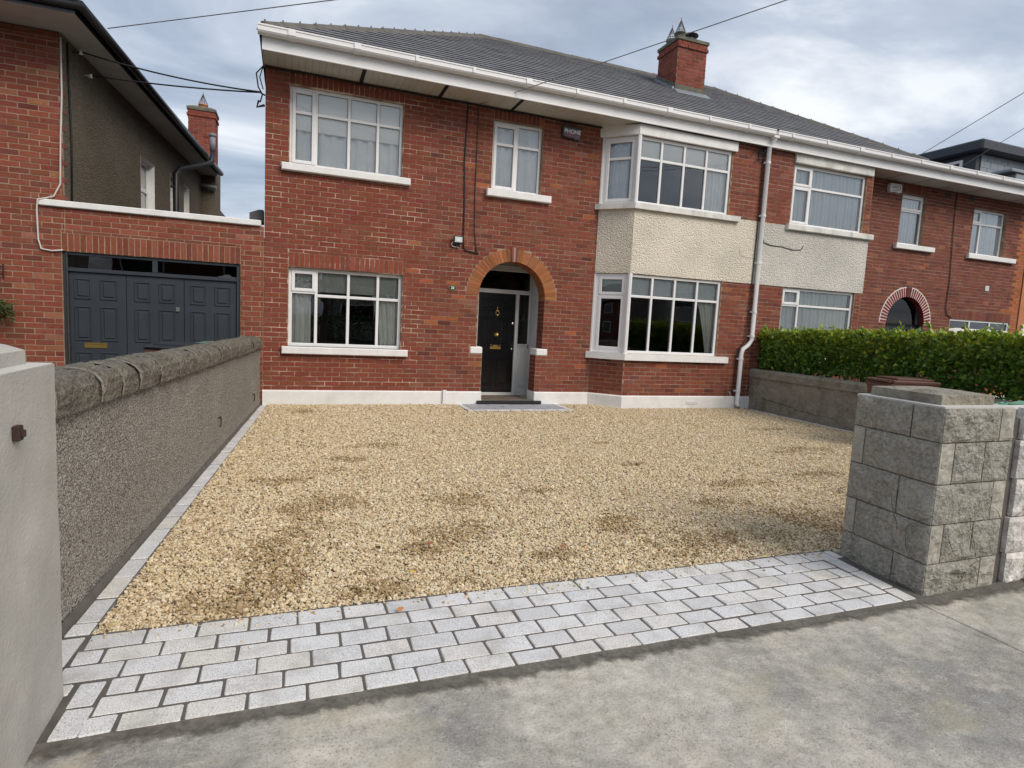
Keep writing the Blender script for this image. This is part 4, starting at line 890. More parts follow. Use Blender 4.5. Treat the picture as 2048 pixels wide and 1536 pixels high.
def slates(parent, xa, xb, limit=300):
    L = []; gy = 0.25 * math.cos(R(30)); k = 0; y = RY0
    while y < RYR - .02:
        x = -0.62 + (.15 if k % 2 else 0)
        while x < HX1 + .3:
            x2 = x + .3; ym = min(y + gy + .02, RYR)
            if xa <= (x + x2) / 2 < xb:
                j = random.uniform(-.002, .002)
                p = [(x + .0025, y + j), (x2 - .0025, y + j + random.uniform(-.003, .003)), (x2 - .0025, ym), (x + .0025, ym)]
                p = clip(p, lambda q: q[0] - (HX0 + (q[1] - RY0)) + .0); p = clip(p, lambda q: (HX1 - (q[1] - RY0) * HS) - q[0]) if len(p) > 2 else p
                if len(p) > 2:
                    t = .019; n = len(p); lift = random.uniform(0, .003)
                    top = [(a, b, rz(b) + t * (1 - (b - y) / (gy + .02)) + .004 + lift) for a, b in p]; bot = [(a, b, z_ - .006) for a, b, z_ in top]
                    c0 = random.gauss(1, .09); c = (0.150 * c0, 0.150 * c0, 0.162 * c0)
                    L.append((top + bot, [tuple(range(n)), tuple(range(2 * n - 1, n - 1, -1))] + [(i, n + i, n + (i + 1) % n, (i + 1) % n) for i in range(n)], c, (x, y, rz(y))))
            x = x2
        y += gy; k += 1
    roof = MB(); a0, a1 = max(xa, HX0), min(xb, HX1)
    e = lambda y: HX0 + (y - RY0); g2 = lambda y: HX1 - (y - RY0) * HS; By = 2 * RYR - RY0
    lx = lambda y, s: (max(e(y), xa) if s == 0 else min(g2(y), xb))
    D = -.02
    roof.add([(lx(RY0, 0), RY0, RZ0 + D), (lx(RY0, 1), RY0, RZ0 + D), (lx(RYR, 1), RYR, RT + D), (lx(RYR, 0), RYR, RT + D), (lx(RY0, 0), By, RZ0 + D), (lx(RY0, 1), By, RZ0 + D)], [(0, 1, 2, 3), (3, 2, 5, 4)] + ([(0, 3, 4)] if xa < HX0 + 1 else []) + ([(1, 5, 2)] if xb > HX1 - 1 else []))
    ro = put('roof', roof, 'far_roof', parent)
    L.sort(key=lambda s: sum((s[3][i] - CAM[i]) ** 2 for i in range(3)))
    for v, f, c, _ in L[:limit]: put('slate', MB().add(v, f, c), 'slate', ro)
    mb = MB()
    for v, f, c, _ in L[limit:]: mb.add(v, f, c)
    if mb.v: tag(put('slate_field', mb, 'slate', ro), kind='stuff')
    return ro
def ridge(ro, a, b, hip=False, ln=.45):
    a, b = Vector(a), Vector(b); d = (b - a); n = max(1, int(d.length / ln)); d = d / n; side = Vector((d.y, -d.x, 0)).normalized(); up = Vector((0, 0, 1))
    for i in range(n):
        p, q = a + d * i, a + d * (i + 1); jl = random.uniform(-.006, .006); w_ = .115; s = MB(); up_ = .012 * (i % 2) * 0 + .010
        V = []
        for P_, l in ((p - d * .06, .006), (q, 0.0)):
            V += [tuple(P_ + side * w_ - up * (.075 if not hip else .055) + up * (up_ + l + jl)), tuple(P_ + side * .05 + up * (.022 + up_ + l + jl)), tuple(P_ + up * (.05 + up_ + l + jl)), tuple(P_ - side * .05 + up * (.022 + up_ + l + jl)), tuple(P_ - side * w_ - up * (.075 if not hip else .055) + up * (up_ + l + jl))]
        s.add(V, [(i_, i_ + 1, 6 + i_, 5 + i_) for i_ in range(4)] + [(0, 1, 2, 3, 4), (9, 8, 7, 6, 5)])
        if hip: s.tube([tuple(p + d * .1 + up * .055), tuple(p + d * .1 + up * .085)], .012, 6)
        put('ridge_tile', s, 'ridge_tile', ro)
roofA = slates(house, -99, 9.02)
apL, apR = (HX0 + RYR - RY0, RYR, RT + .01), (HX1 - (RYR - RY0) * HS, RYR, RT + .01)
ridge(roofA, (HX0 + .06, RY0 + .06, RZ0 + .035), apL, True, .36); ridge(roofA, apL, (9.02, RYR, RT + .01))
# -- chimney on the party wall
def chimney(parent, x0, x1, y0, y1, zb, zt, colf, stepped=True, limit=90):
    cb = Bricks(); sh = MB(); sh.box(x0 + .007, x1 - .007, y0 + .007, y1 - .007, zb - .6, zt); co = put('chimney', sh, 'mortar_old', parent)
    F = Plane((x0, y0, 0), (1, 0, 0), (0, -1, 0)); Lf = Plane((x0, y0, 0), (0, 1, 0), (-1, 0, 0)); Rt = Plane((x1, y0, 0), (0, 1, 0), (1, 0, 0)); zc = zt - .17
    for P_, w_ in ((F, x1 - x0), (Lf, y1 - y0), (Rt, y1 - y0)):
        cb.rects(P_, lay(0.001, w_ - .001, zb - .25, zc, [], phase=.02), colf)
        cb.rects(P_, lay(-.025, w_ + .025, zc, zc + .08, [], phase=.02, vphase=zc), colf, .030); cb.rects(P_, lay(-.005, w_ + .005, zc + .08, zt, [], phase=.1, vphase=zc + .08), colf, .008)
    cb.emit(co, limit=limit, stuff='brick_field')
    q = MB(); n = 6; k = .03; a = [(x0 - k, y0 - k), (x1 + k, y0 - k), (x1 + k, y1 + k), (x0 - k, y1 + k)]; b = [(x0 + .12, y0 + .12), (x1 - .12, y0 + .12), (x1 - .12, y1 - .12), (x0 + .12, y1 - .12)]
    q.add([(x, y, zt) for x, y in a] + [(x, y, zt + .07) for x, y in a] + [(x, y, zt + .15) for x, y in b], [(i, (i + 1) % 4, 4 + (i + 1) % 4, 4 + i) for i in range(4)] + [(4 + i, 4 + (i + 1) % 4, 8 + (i + 1) % 4, 8 + i) for i in range(4)] + [(8, 9, 10, 11), (3, 2, 1, 0)]); put('flaunching', q, 'flaunching', co)
    return co
co = chimney(house, 8.42, 9.24, 2.05, 2.86, rz(2.05) + .02, 8.36, lambda x, z: jit((0.225, 0.072, 0.052), .13))
q = MB(); q.box(8.40, 9.26, 2.028, 2.04, rz(2.03) + .0, rz(2.03) + .17); q.prism([(2.03, rz(2.03) + .01), (2.86, rz(2.86) + .01), (2.86, rz(2.86) + .16), (2.03, rz(2.03) + .17)], 'x', 8.395, 8.408); put('cement_apron', q, 'flaunching', co)
q = MB(); q.prism([(1.86, rz(1.86) + .012), (2.04, rz(2.04) + .016), (2.04, rz(2.04) + .06), (1.86, rz(1.86) + .02)], 'x', 8.36, 9.3)
for k in range(3): y_ = 2.05 + k * .27; q.prism([(y_, rz(y_) + .01), (y_ + .27, rz(y_ + .27) + .01), (y_ + .27, rz(y_ + .27) + .07), (y_, rz(y_) + .09)], 'x', 8.34, 8.39)
put('lead_flashing', q, 'lead', co)
def pot(co, c, h, cowl, mat='flaunching'):
    q = MB(); q.lathe([(.12, 0), (.115, h * .8), (.13, h * .82), (.13, h), (.10, h), (.095, .02)], c, 'z', 18); p = put('chimney_pot', q, mat, co, True)
    if cowl == 'cone':
        q = MB(); ap = (c[0], c[1], c[2] + h + .30)
        for t in np.linspace(0, 2 * math.pi, 11)[:-1]: q.tube([(c[0] + .125 * math.cos(t), c[1] + .125 * math.sin(t), c[2] + h), ap], .006, 5)
        for k in (.04, .12, .2): rr = .125 * (1 - k / .30); q.tube([(c[0] + rr * math.cos(t), c[1] + rr * math.sin(t), c[2] + h + k) for t in np.linspace(0, 2 * math.pi, 15)], .004, 5)
        q.tube([ap, (ap[0], ap[1], ap[2] + .05)], .007, 5); put('wire_cowl', q, 'cable_brown', co)
    elif cowl == 'flat':
        q = MB(); q.lathe([(.02, .12), (.2, .08), (.205, .065), (.19, .06), (.02, .10)], (c[0], c[1], c[2] + h), 'z', 20)
        for t in (0, 2.1, 4.2): q.tube([(c[0] + .11 * math.cos(t), c[1] + .11 * math.sin(t), c[2] + h - .05), (c[0] + .12 * math.cos(t), c[1] + .12 * math.sin(t), c[2] + h + .09)], .012, 5)
        put('flat_cowl', q, 'black_plastic', co, True)
pot(co, (8.62, 2.66, 8.45), .16, 'cone'); pot(co, (8.62, 2.30, 8.45), .18, 'cone'); pot(co, (9.0, 2.45, 8.45), .17, 'flat')
# side and back walls
q = MB(); q.box(-.42, -.37, .02, 8.0, .0, WTOP); q.box(-.42, 18.4, 8.0, 8.1, 0, WTOP); q.box(-.42, 18.4, .15, 8.0, WTOP + .03, WTOP + .05); put('side_wall', q, 'far_brick', house)
# -- downpipe on the party line
q = MB(); px, py = 8.985, -.575
q.tube([(px + .02, -.687, 5.525), (px + .02, -.687, 5.47), (px, py, 5.36), (px, py, 1.45), (px - .09, py - .0, 1.33), (px - .21, py, 1.25), (px - .24, py, 1.15), (px - .24, py, .12), (px - .24, py - .06, .05)], .045, 12)
dp = put('downpipe', q, 'white_pvc', house, True); dp.data.polygons.foreach_set('use_smooth', [True] * len(dp.data.polygons))
q = MB(); q.bbox(px - .045, px + .085, -.745, -.628, 5.47, 5.535, .01); put('gutter_outlet', q, 'white_pvc', dp)
for (a, z) in ((px, 5.0), (px, 3.95), (px, 3.0), (px, 2.0), (px, 1.5), (px - .24, 1.02), (px - .24, .35)):
    q = MB(); q.lathe([(.045, 0), (.053, .004), (.053, .05), (.045, .054)], (a, py, z), 'z', 12); q.box(a - .07, a + .07, py + .03, -.5, z + .012, z + .042); put('pipe_clip', q, 'white_pvc', dp)
# small things on the wall
q = MB(); q.bbox(8.79, 8.925, -.506, -.47, 5.025, 5.105, .002); 
for i in range(5):
    for j in range(3): q.box(8.800 + i * .024, 8.816 + i * .024, -.5075, -.5055, 5.034 + j * .024, 5.050 + j * .024, 1)
put('air_brick', q, ['far_brick', 'dark_gap'], house)
q = MB(); q.bbox(2.20, 2.31, -.006, .01, 4.93, 5.0, .002); put('air_brick', q, 'far_brick', house)
# ================================================================ the house next door on the right
nbh = thing('brick_house', 'brown red brick house behind the hedge with net curtained windows', 'house', (14, .5, 0))
nb = Bricks()
NW3 = (13.62, 14.45, 3.91, 5.10); NW4 = (16.20, 17.50, 3.89, 5.04); NG = (15.80, 18.17, 1.95, 2.225); NAX, NAZ, NAR, NARO = 14.19, 2.02, 0.655, 0.895
ND = (13.535, 14.845, 0.05, 2.02)
mb = backing(FRONT, 12.51, 18.45, .05, WTOP, [NW3, NW4, NG, ND], arcs=[(NAX, NAZ, NAR + .002)], reveal=.12)
mb = backing(BAYF, 9.02, 12.03, PL, WTOP, [(9.76, 11.83, 3.9, 5.14), (9.76, 11.83, 1.08, 2.60)], reveal=.1, mb=mb); mb = backing(CANT_R, 0, cl, PL, WTOP, [], reveal=0, mb=mb); put('wall', mb, 'mortar_old', nbh)
nb.rects(FRONT, lay(12.515, 18.45, PL, WTOP, [NW3, NW4, NG, ND, (NW3[0], NW3[1], 5.10, WTOP), (15.80, 18.17, 2.225, 2.46)], [(NAX, NAZ, NARO)], phase=.05, vphase=.01), lambda x, z: col_nb(x, z) if x < 18.1 - (.3 if z < 2.6 else 0) else jit((0.40, 0.15, 0.055), .1))
nb.soldiers(FRONT, 15.80, 18.17, 2.225, 2.46, col_nb, 30); nb.soldiers(FRONT, NW3[0], NW3[1], 5.10, WTOP, col_nb, 10)
for (a, b, c_, d_) in ((9.02, 12.02, PL, .94), (9.02, 9.76, .94, 2.60), (9.02, 9.76, 3.87, WTOP), (11.84, 12.02, .94, 2.6), (11.84, 12.02, 3.87, WTOP)): nb.rects(BAYF, lay(a, b, c_, d_, [], phase=.03, vphase=.01), col_old)
nb.rects(CANT_R, lay(.004, cl - .004, PL, 2.6, [], vphase=.01), col_nb); nb.rects(CANT_R, lay(.004, cl - .004, 3.87, WTOP, [], vphase=.01), col_nb)
nb.emit(nbh, vis=lambda q: q[2] > 1.5)
nvn = 33
for i in range(nvn):
    t0, t1 = math.pi * i / nvn + .012, math.pi * (i + 1) / nvn - .012
    q_ = [(NAX + r * math.cos(t), NAZ + r * math.sin(t)) for (r, t) in ((NAR, t0), (NARO - .02, t0), (NARO - .02, t1), (NAR, t1))]
    v = [FRONT(x, z, .006) for x, z in q_] + [FRONT(x, z, -.3) for x, z in q_]
    put('arch_brick', MB().add(v, [(0, 1, 2, 3), (7, 6, 5, 4), (0, 3, 7, 4), (1, 5, 6, 2), (0, 4, 5, 1), (2, 6, 7, 3)], jit((0.22, 0.055, 0.045), .1)), 'brick', nbh)
ar = MB()
for i in range(40):
    t0, t1 = math.pi * i / 40, math.pi * (i + 1) / 40; pt = lambda r, t, w: FRONT(NAX + r * math.cos(t), NAZ + r * math.sin(t), w)
    ar.quad(pt(NAR + .004, t0, .003), pt(NARO, t0, .003), pt(NARO, t1, .003), pt(NAR + .004, t1, .003)); ar.quad(pt(NARO, t0, .003), pt(NARO, t1, .003), pt(NARO, t1, -.02), pt(NARO, t0, -.02))
put('arch_joint', ar, 'white_paint', nbh)
q = MB()
for a in (-.05, 0.0, .05): q.add([FRONT(NAX + a * k_ - .02, z, .02) for k_, z in ((1, NAZ + NAR), (1.3, NAZ + NARO + .02))] + [FRONT(NAX + a * k_ + .02, z, .02) for k_, z in ((1.3, NAZ + NARO + .02), (1, NAZ + NAR))], [(0, 3, 2, 1)], (0.17, .055, .045))
put('keystone', q, 'brick', nbh)
# dark glazed porch door set in the arch
q = MB(); PD = lambda x, z, w=0.0: (x, .12 - w, z)
for (a, b, c_, d_) in ((13.5, 13.66, .05, 2.7), (14.72, 14.9, .05, 2.7), (13.66, 14.72, 1.88, 2.0), (13.66, 13.82, .3, 1.88), (14.50, 14.72, .3, 1.88), (13.82, 14.5, .05, .4)): barP(q, PD, a, b, c_, d_, -.05, .0)
put('porch_door', q, 'clad_dark', nbh)
q = MB(); q.quad(PD(13.5, .05, -.03), PD(14.9, .05, -.03), PD(14.9, 2.72, -.03), PD(13.5, 2.72, -.03)); put('porch_glass', q, 'glass_dark', nbh)
q = MB(); q.quad((13.3, 1.3, .0), (15.1, 1.3, 0), (15.1, 1.3, 2.8), (13.3, 1.3, 2.8)); q.quad((13.3, .15, 2.79), (15.1, .15, 2.79), (15.1, 1.3, 2.79), (13.3, 1.3, 2.79)); q.quad((13.4, .15, 0), (13.4, 1.3, 0), (13.4, 1.3, 2.8), (13.4, .15, 2.8)); q.quad((15, .15, 0), (15, 1.3, 0), (15, 1.3, 2.8), (15, .15, 2.8)); put('room_interior', q, 'room_dark', nbh)
for P_, a, b in ((FRONT, 12.5, 18.45),): plinth_on(P_, a, b, nbh)
plinth_on(BAYF, 9.02, 12.05, nbh); plinth_on(CANT_R, -.02, cl, nbh)
window(nbh, BAYF, 9.76, 11.83, 3.90, 5.14, [10.29], [[4.70], [4.70]], sash=[(0, 1), (0, 0)], fr=.055, glassm='glass_brightened', w=-.05, sill=(9.66, 12.12, 3.78, 3.90), sillmat='old_white')
window(nbh, BAYF, 9.76, 11.83, 1.08, 2.60, [10.26], [[2.23], [2.23]], sash=[(0, 1)], fr=.055, w=-.05, sill=(9.66, 12.12, .95, 1.08))
window(nbh, FRONT, *NW3, [], [[4.72]], sash=[(0, 1)], glassm='glass_brightened', fr=.05, sill=(13.49, 14.83, 3.79, 3.91))
window(nbh, FRONT, *NW4, [16.62], [[4.68], [4.68]], sash=[(0, 1)], glassm='glass_brightened', fr=.05, sill=(16.08, 17.95, 3.77, 3.89))
window(nbh, FRONT, *NG, [16.60, 17.40], [[], [], []], fr=.05, w=-.03, sill=(15.80, 18.17, 1.86, 1.95), sillw=.0)
q = MB(); barP(q, BAYF, 9.74, 11.97, 5.145, 5.342, -.05, .05, .01); put('lintel', q, 'old_white', nbh)
q = MB(); zb, zt = 2.605, 3.868
q.quad(BAYF(9.04, zb, .012), BAYF(12.045, zb, .012), BAYF(12.045, zt, .012), BAYF(9.04, zt, .012)); q.quad(BAYF(9.04, zb, .012), BAYF(12.04, zb, .012), BAYF(12.04, zb, -.05), BAYF(9.04, zb, -.05)); q.quad(BAYF(9.04, zt, .012), BAYF(12.04, zt, .012), BAYF(12.04, zt, -.05), BAYF(9.04, zt, -.05)); q.quad(CANT_R(-.005, zb, .012), CANT_R(cl, zb, .012), CANT_R(cl, zt, .012), CANT_R(-.005, zt, .012))
put('pebbledash_band', q, 'dash_grey', nbh)
for z0, z1 in ((.3, 2.7), (2.9, 5.33)):
    q = MB(); C5 = [(9.1, 3), (9.1, -.44), (12.0, -.44), (12.45, 0.05), (12.45, 3)]
    q.add([(x, y, z0) for x, y in C5] + [(x, y, z1) for x, y in C5], [tuple(range(5)), tuple(range(5, 10)), (0, 1, 6, 5), (2, 3, 8, 7), (3, 4, 9, 8), (4, 0, 5, 9)]); put('room_interior', q, 'room_wall', nbh)
room(nbh, 13.3, 14.8, .125, 2.5, 3, 5.3, NW3); room(nbh, 16, 17.8, .125, 2.5, 3, 5.3, NW4); room(nbh, 15.6, 18.4, .125, 3, .2, 2.6, NG, 'room_dark')
eaves(nbh, 9.025, 18.5, False, (9.0, 11.95))
roofB = slates(nbh, 9.02, 99, 200); ridge(roofB, (9.02, RYR, RT + .01), apR); ridge(roofB, apR, (HX1, RY0, RZ0 + .01), True, .36)
q = MB(); EZ = lambda y: RZ0 + (y - RY0) * .13
q.add([(12.6, RY0, RZ0 - .03), (18.55, RY0, RZ0 - .03), (18.55, 3.0, EZ(3.0) - .03), (12.6, 3.0, EZ(3.0) - .03), (12.6, 8, EZ(3.0) - .03), (18.55, 8, EZ(3.0) - .03)], [(0, 1, 2, 3), (3, 2, 5, 4)]); rl = put('low_roof', q, 'far_roof', nbh)
for k in range(6):
    y0_ = RY0 + k * .25; x = HX1 - .12 - k * .13 + (.15 if k % 2 else 0)
    while x < 18.5:
        q = MB(); c0 = random.gauss(1, .09); zz = lambda y, l: EZ(y) + l
        q.add([(x + .003, y0_, zz(y0_, .024)), (x + .297, y0_, zz(y0_, .024)), (x + .297, y0_ + .27, zz(y0_ + .27, .002)), (x + .003, y0_ + .27, zz(y0_ + .27, .002)), (x + .003, y0_, zz(y0_, .018)), (x + .297, y0_, zz(y0_, .018))], [(0, 1, 2, 3), (0, 4, 5, 1)], (.150 * c0, .148 * c0, .155 * c0)); put('slate', q, 'slate', rl); x += .3
q = MB()
for i in range(6): q.box(12.95 + i * .9, 12.965 + i * .9, -.598, -.01, EAVE - .003, EAVE - .0005)
put('soffit_joint', q, 'dark_gap', nbh)
for (x, z) in ((15.1, 5.17), (15.95, 5.17)): q = MB(); q.bbox(x, x + .18, -.006, .01, z, z + .12, .002); put('air_brick', q, 'black_plastic', nbh)
q = MB(); q.bbox(16.98, 17.13, -.012, .01, 3.0, 3.14, .004); put('wall_vent', q, 'grey_frame', nbh)
for (u0, u1, v0, v1, P_, w_, lab) in ((9.8, 11.78, 3.95, 5.1, BAYF, -.115, 'white net curtain in the upper bay window of the house behind the hedge'), (9.8, 11.78, 1.12, 2.56, BAYF, -.12, 'white net curtain in the lower bay window just above the hedge'), (13.66, 14.36, 3.95, 5.06, FRONT, -.15, 'white net curtain in the narrow upper window beside the white alarm box'), (16.25, 17.45, 3.93, 5.0, FRONT, -.15, 'white net curtain in the upper window above the three light garage window')):
    curtain(P_, u0, u1, v0, v1, w_, .022, (u1 - u0) * 9, 'net', lab, 'net curtains', name='net_curtain')

# ================================================================ house on the left and the garage between
lh = thing('brick_house', 'older brick house with brown pebbledash side wall and black gutters', 'house', (-4.5, 1, 0))
GD = (-3.133, -0.772, 0.0, 2.262); lb = Bricks(); LTOP = 5.26
mb = backing(FRONT, -7.5, -3.08, 0, LTOP, [GD]); put('wall', mb, 'mortar_orange', lh)
lb.rects(FRONT, lay(-7.5, -3.085, 0, LTOP - .08, [GD, (-3.133, -.772, 2.262, 2.525), (-3.385, -3.0, 2.875, 2.975)], phase=-3.12, vphase=.01), col_left)
lb.rects(FRONT, lay(-7.5, -3.085, LTOP - .08, LTOP, [], phase=-3.0, vphase=.01), col_left, .015)
lb.emit(lh, vis=lambda q: q[0] > -4.6)
LS = Plane((-3.08, 0, 0), (.0698, .9976, 0), (.9976, -.0698, 0))
lw = [(3.5, 4.42, 3.0, 4.47), (5.66, 6.3, 3.2, 4.60), (6.95, 7.5, 3.6, 4.62)]
mb = backing(LS, .004, 9.0, 0, LTOP + .02, lw, w=0.0, reveal=0); put('side_wall', mb, 'dash_brown', lh)
q = MB()
for k in range(26):     # brick quoin ends keyed into the pebbledash
    z = 2.98 + k * .08
    if k % 3 == 0: barP(q, LS, .0, .11, z + .006, z + .074, -.02, .006, .002)
put('quoin_bricks', q, 'far_brick', lh)
for (a, b, c_, d_) in lw:
    q = MB()
    for (p, r_) in (((a, c_), (a, d_)), ((a, d_), (b, d_)), ((b, d_), (b, c_)), ((b, c_), (a, c_))): q.quad(LS(p[0], p[1], .003), LS(r_[0], r_[1], .003), LS(r_[0], r_[1], -.16), LS(p[0], p[1], -.16))
    put('window_reveal', q, 'white_paint', lh)
    window(lh, LS, a, b, c_, d_, [], [[c_ + (d_ - c_) * .62]], sash=[(0, 0)], fr=.06, w=-.12)
    q = MB(); q.quad(LS(a - .2, c_ - .2, -.6), LS(b + .2, c_ - .2, -.6), LS(b + .2, d_ + .2, -.6), LS(a - .2, d_ + .2, -.6)); put('room_interior', q, 'room_wall', lh)
    curtain(LS, a + .05, b - .05, c_ + .05, d_ - .05, -.25, .012, 5, 'net', {3.5: 'net curtain in the nearest side window of the pebbledash gable', 5.66: 'net curtain in the side window behind the black soil pipe', 6.95: 'net curtain in the farthest side window by the chimney breast'}[a], 'side wall net curtains', name='net_curtain')
OV = .45; fo = -.75
def LSP(s, w_, z): return LS(s, z, w_)
c0 = np.array(LS(fo / .9976, 0, OV))
q = MB(); z = LTOP + .012
q.add([(-8, fo, z), tuple(c0[:2]) + (z,), LS(8.9, z, OV), LS(8.9, z, -.02), LS(0, z, -.02), (-8, 0.02, z)], [(0, 1, 4, 5), (1, 2, 3, 4)]); put('soffit', q, 'soffit_grey', lh)
q = MB(); z2 = z + .16
q.quad((-8, fo, z - .02), tuple(c0[:2]) + (z - .02,), tuple(c0[:2]) + (z2,), (-8, fo, z2)); q.quad(tuple(c0[:2]) + (z - .02,), LS(8.9, z - .02, OV), LS(8.9, z2, OV), tuple(c0[:2]) + (z2,)); put('fascia', q, 'black_gutter', lh)
cg = np.array(LS(fo / .9976 - .07, 0, OV + .07)); q = MB()
q.tube([(-8, fo - .06, z + .09), (cg[0], fo - .06, z + .09), LS(8.95, z + .09, OV + .07)], .065, 10); put('gutter', q, 'black_gutter', lh, True)
q = MB(); rg = [(-8, fo - .1, z2), (c0[0] + .05, fo - .1, z2), LS(9.0, z2, OV + .06), (-8, 9.0, z2), (-6.2, 3.0, z2 + 2.1), (-6.0, 6.0, z2 + 2.1), (-8, 3, z2 + 2.1), (-8, 6, z2 + 2.1)]
q.add(rg, [(0, 1, 4, 6), (1, 2, 5, 4), (2, 3, 7, 5), (4, 5, 7, 6)]); put('roof', q, 'far_roof', lh)
q = MB(); q.box(-8, -7.5, 0.01, 9, 0, LTOP); q.box(-8, -2.45, 9.0, 9.1, 0, LTOP); put('rear_wall', q, 'dash_brown', lh)
# soil pipe with its bend out round the gutter
q = MB(); pts = [LSP(5.78, .09, .2), LSP(5.78, .09, 4.62), LSP(5.95, .14, 4.78), LSP(6.75, .55, 5.12), LSP(6.95, .64, 5.24), LSP(6.98, .66, 5.50)]
q.tube(pts, .065, 12); put('soil_pipe', q, 'black_plastic', lh, True)
q = MB(); q.tube([LSP(6.98, .66, 5.50), LSP(6.98, .66, 5.86)], .07, 12); q.tube([LSP(6.98, .66, 5.86), LSP(6.98, .66, 5.93)], .085, 12); put('soil_pipe_cap', q, 'cable_grey', lh, True)
for zz in (3.3, 4.3): q = MB(); q.bbox(-2.76, -2.58, 5.70, 5.80, zz, zz + .04, .005); put('pipe_clip', q, 'black_plastic', lh)
# chimney breast and chimney
q = MB(); q.add([LS(8.95, 0, .36), LS(8.95, 0, -.2), LS(9.75, 0, -.2), LS(9.75, 0, .36)] + [LS(8.95, 5.6, .36), LS(8.95, 5.6, -.2), LS(9.75, 5.6, -.2), LS(9.75, 5.6, .36)], [(0, 1, 5, 4), (1, 2, 6, 5), (2, 3, 7, 6), (3, 0, 4, 7), (4, 5, 6, 7)]); put('chimney_breast', q, 'dash_brown', lh)
q = MB(); q.tube([LSP(8.82, -.02, 4.98), LSP(8.82, .42, 4.93)], .05, 8); put('gutter_stub', q, 'cable_grey', lh)
lco = chimney(lh, -2.80, -2.11, 9.05, 9.75, 5.3, 7.06, lambda x, z: jit((0.25, 0.078, 0.055), .12), limit=110)
pot(lco, (-2.45, 9.35, 7.14), .17, 'cone', 'terracotta')
# garage
ga = thing('garage', 'flat roofed brick garage with white parapet coping beside the house', 'garage', (-1.8, .5, 0)); gbk = Bricks()
mb = backing(FRONT, -3.08, -.43, 0, 2.88, [(-3.08, GD[1], GD[2], GD[3])]); put('wall', mb, 'mortar_orange', ga)
gbk.rects(FRONT, lay(-3.085, -.43, 0, 2.875, [GD, (-3.133, -.772, 2.262, 2.525)], phase=-3.12, vphase=.01), col_left); gbk.soldiers(FRONT, -3.133, -.772, 2.262, 2.525, lambda x, z: jit((0.25, 0.088, 0.056), .13), 31, .001)
gbk.emit(ga)
q = MB(); q.bbox(-3.385, -.475, -.05, .18, 2.877, 2.968, .01); put('coping', q, 'white_paint', ga)
q = MB(); q.box(-3.05, -.45, .18, 6.0, 2.70, 2.76); q.quad((-3.05, .2, 0), (-3.05, 6, 0), (-3.05, 6, 2.7), (-3.05, .2, 2.7)); q.quad((-.45, .2, 0), (-.45, 6, 0), (-.45, 6, 2.7), (-.45, .2, 2.7)); q.quad((-3.05, 6, 0), (-.45, 6, 0), (-.45, 6, 2.7), (-3.05, 6, 2.7)); put('roof', q, 'room_dark', ga)
q = MB(); GP = lambda x, z, w=0.0: (x, .07 - w, z); G0, G1 = -3.13, -.775
for (a, b, c_, d_) in ((G0, G0 + .055, 0, 2.26), (G1 - .055, G1, 0, 2.26), (G0 + .055, G1 - .055, 2.215, 2.26), (G0 + .055, G1 - .055, 1.98, 2.035), (-2.0, -1.93, 2.035, 2.215)): barP(q, GP, a, b, c_, d_, -.06, .035, .005)
put('door_frame', q, 'garage_grey', ga)
for a, b in ((G0 + .055, -2.0), (-1.93, G1 - .055)): q = MB(); q.quad(GP(a, 2.03), GP(b, 2.03), GP(b, 2.22), GP(a, 2.22)); put('transom_pane', q, 'glass_dark', ga)
ex = [G0 + .057, -2.352, -1.578, G1 - .057]; cols = [(-3.012, -2.80, -2.687, -2.465), (-2.245, -2.034, -1.921, -1.698), (-1.492, -1.269, -1.149, -.92)]
for k in range(3):
    d = MB(); barP(d, GP, ex[k] + .003, ex[k + 1] - .003, .02, 1.976, -.05, .0, .004); lf = put('garage_door_leaf', d, 'garage_grey', ga)
    for (a, b) in (cols[k][:2], cols[k][2:]):
        for c_, d_ in ((1.585, 1.885), (.97, 1.48), (.15, .80)):
            q = MB(); t = .018
            for (x0, x1, z0, z1) in ((a, b, c_, c_ + t), (a, b, d_ - t, d_), (a, a + t, c_ + t, d_ - t), (b - t, b, c_ + t, d_ - t)): barP(q, GP, x0, x1, z0, z1, .0005, .014, .006)
            barP(q, GP, a + .04, b - .04, c_ + .04, d_ - .04, .0005, .013, .012); put('panel', q, 'garage_grey', lf)
    if k == 0:
        q = MB()
        for (x0, x1, z0, z1) in ((-2.90, -2.605, .862, .882), (-2.90, -2.605, .922, .942), (-2.90, -2.88, .882, .922), (-2.625, -2.605, .882, .922)): barP(q, GP, x0, x1, z0, z1, .0005, .010, .003)
        barP(q, GP, -2.88, -2.625, .882, .922, .0005, .005, .002); put('letterbox', q, 'brass', lf)
    if k == 1: q = MB(); q.bbox(-1.69, -1.64, .07 - .026, .069, 1.465, 1.53, .004); put('lock', q, 'chrome', lf)
q = MB(); V = []
for i in range(30):
    x = -1.12 + .30 * i / 29; V += [(x, .105, 2.036), (x, .105, 2.036 + max(.002, .06 * math.sin(math.pi * i / 29) * (.8 + .5 * mnoise.noise((x * 14, 0, 0)))))]
q.add(V, [(2 * i, 2 * i + 2, 2 * i + 3, 2 * i + 1) for i in range(29)]); q.add([(x, y + .05, z) for x, y, z in V], [(2 * i, 2 * i + 2, 2 * i + 3, 2 * i + 1) for i in range(29)]); q.add([p for i in range(30) for p in (V[2 * i + 1], (V[2 * i + 1][0], V[2 * i + 1][1] + .05, V[2 * i + 1][2]))], [(2 * i, 2 * i + 2, 2 * i + 3, 2 * i + 1) for i in range(29)])
single('folded_cloth', q, 'curtain_white', 'crumpled white cloth lying inside the garage transom window', 'cloth')

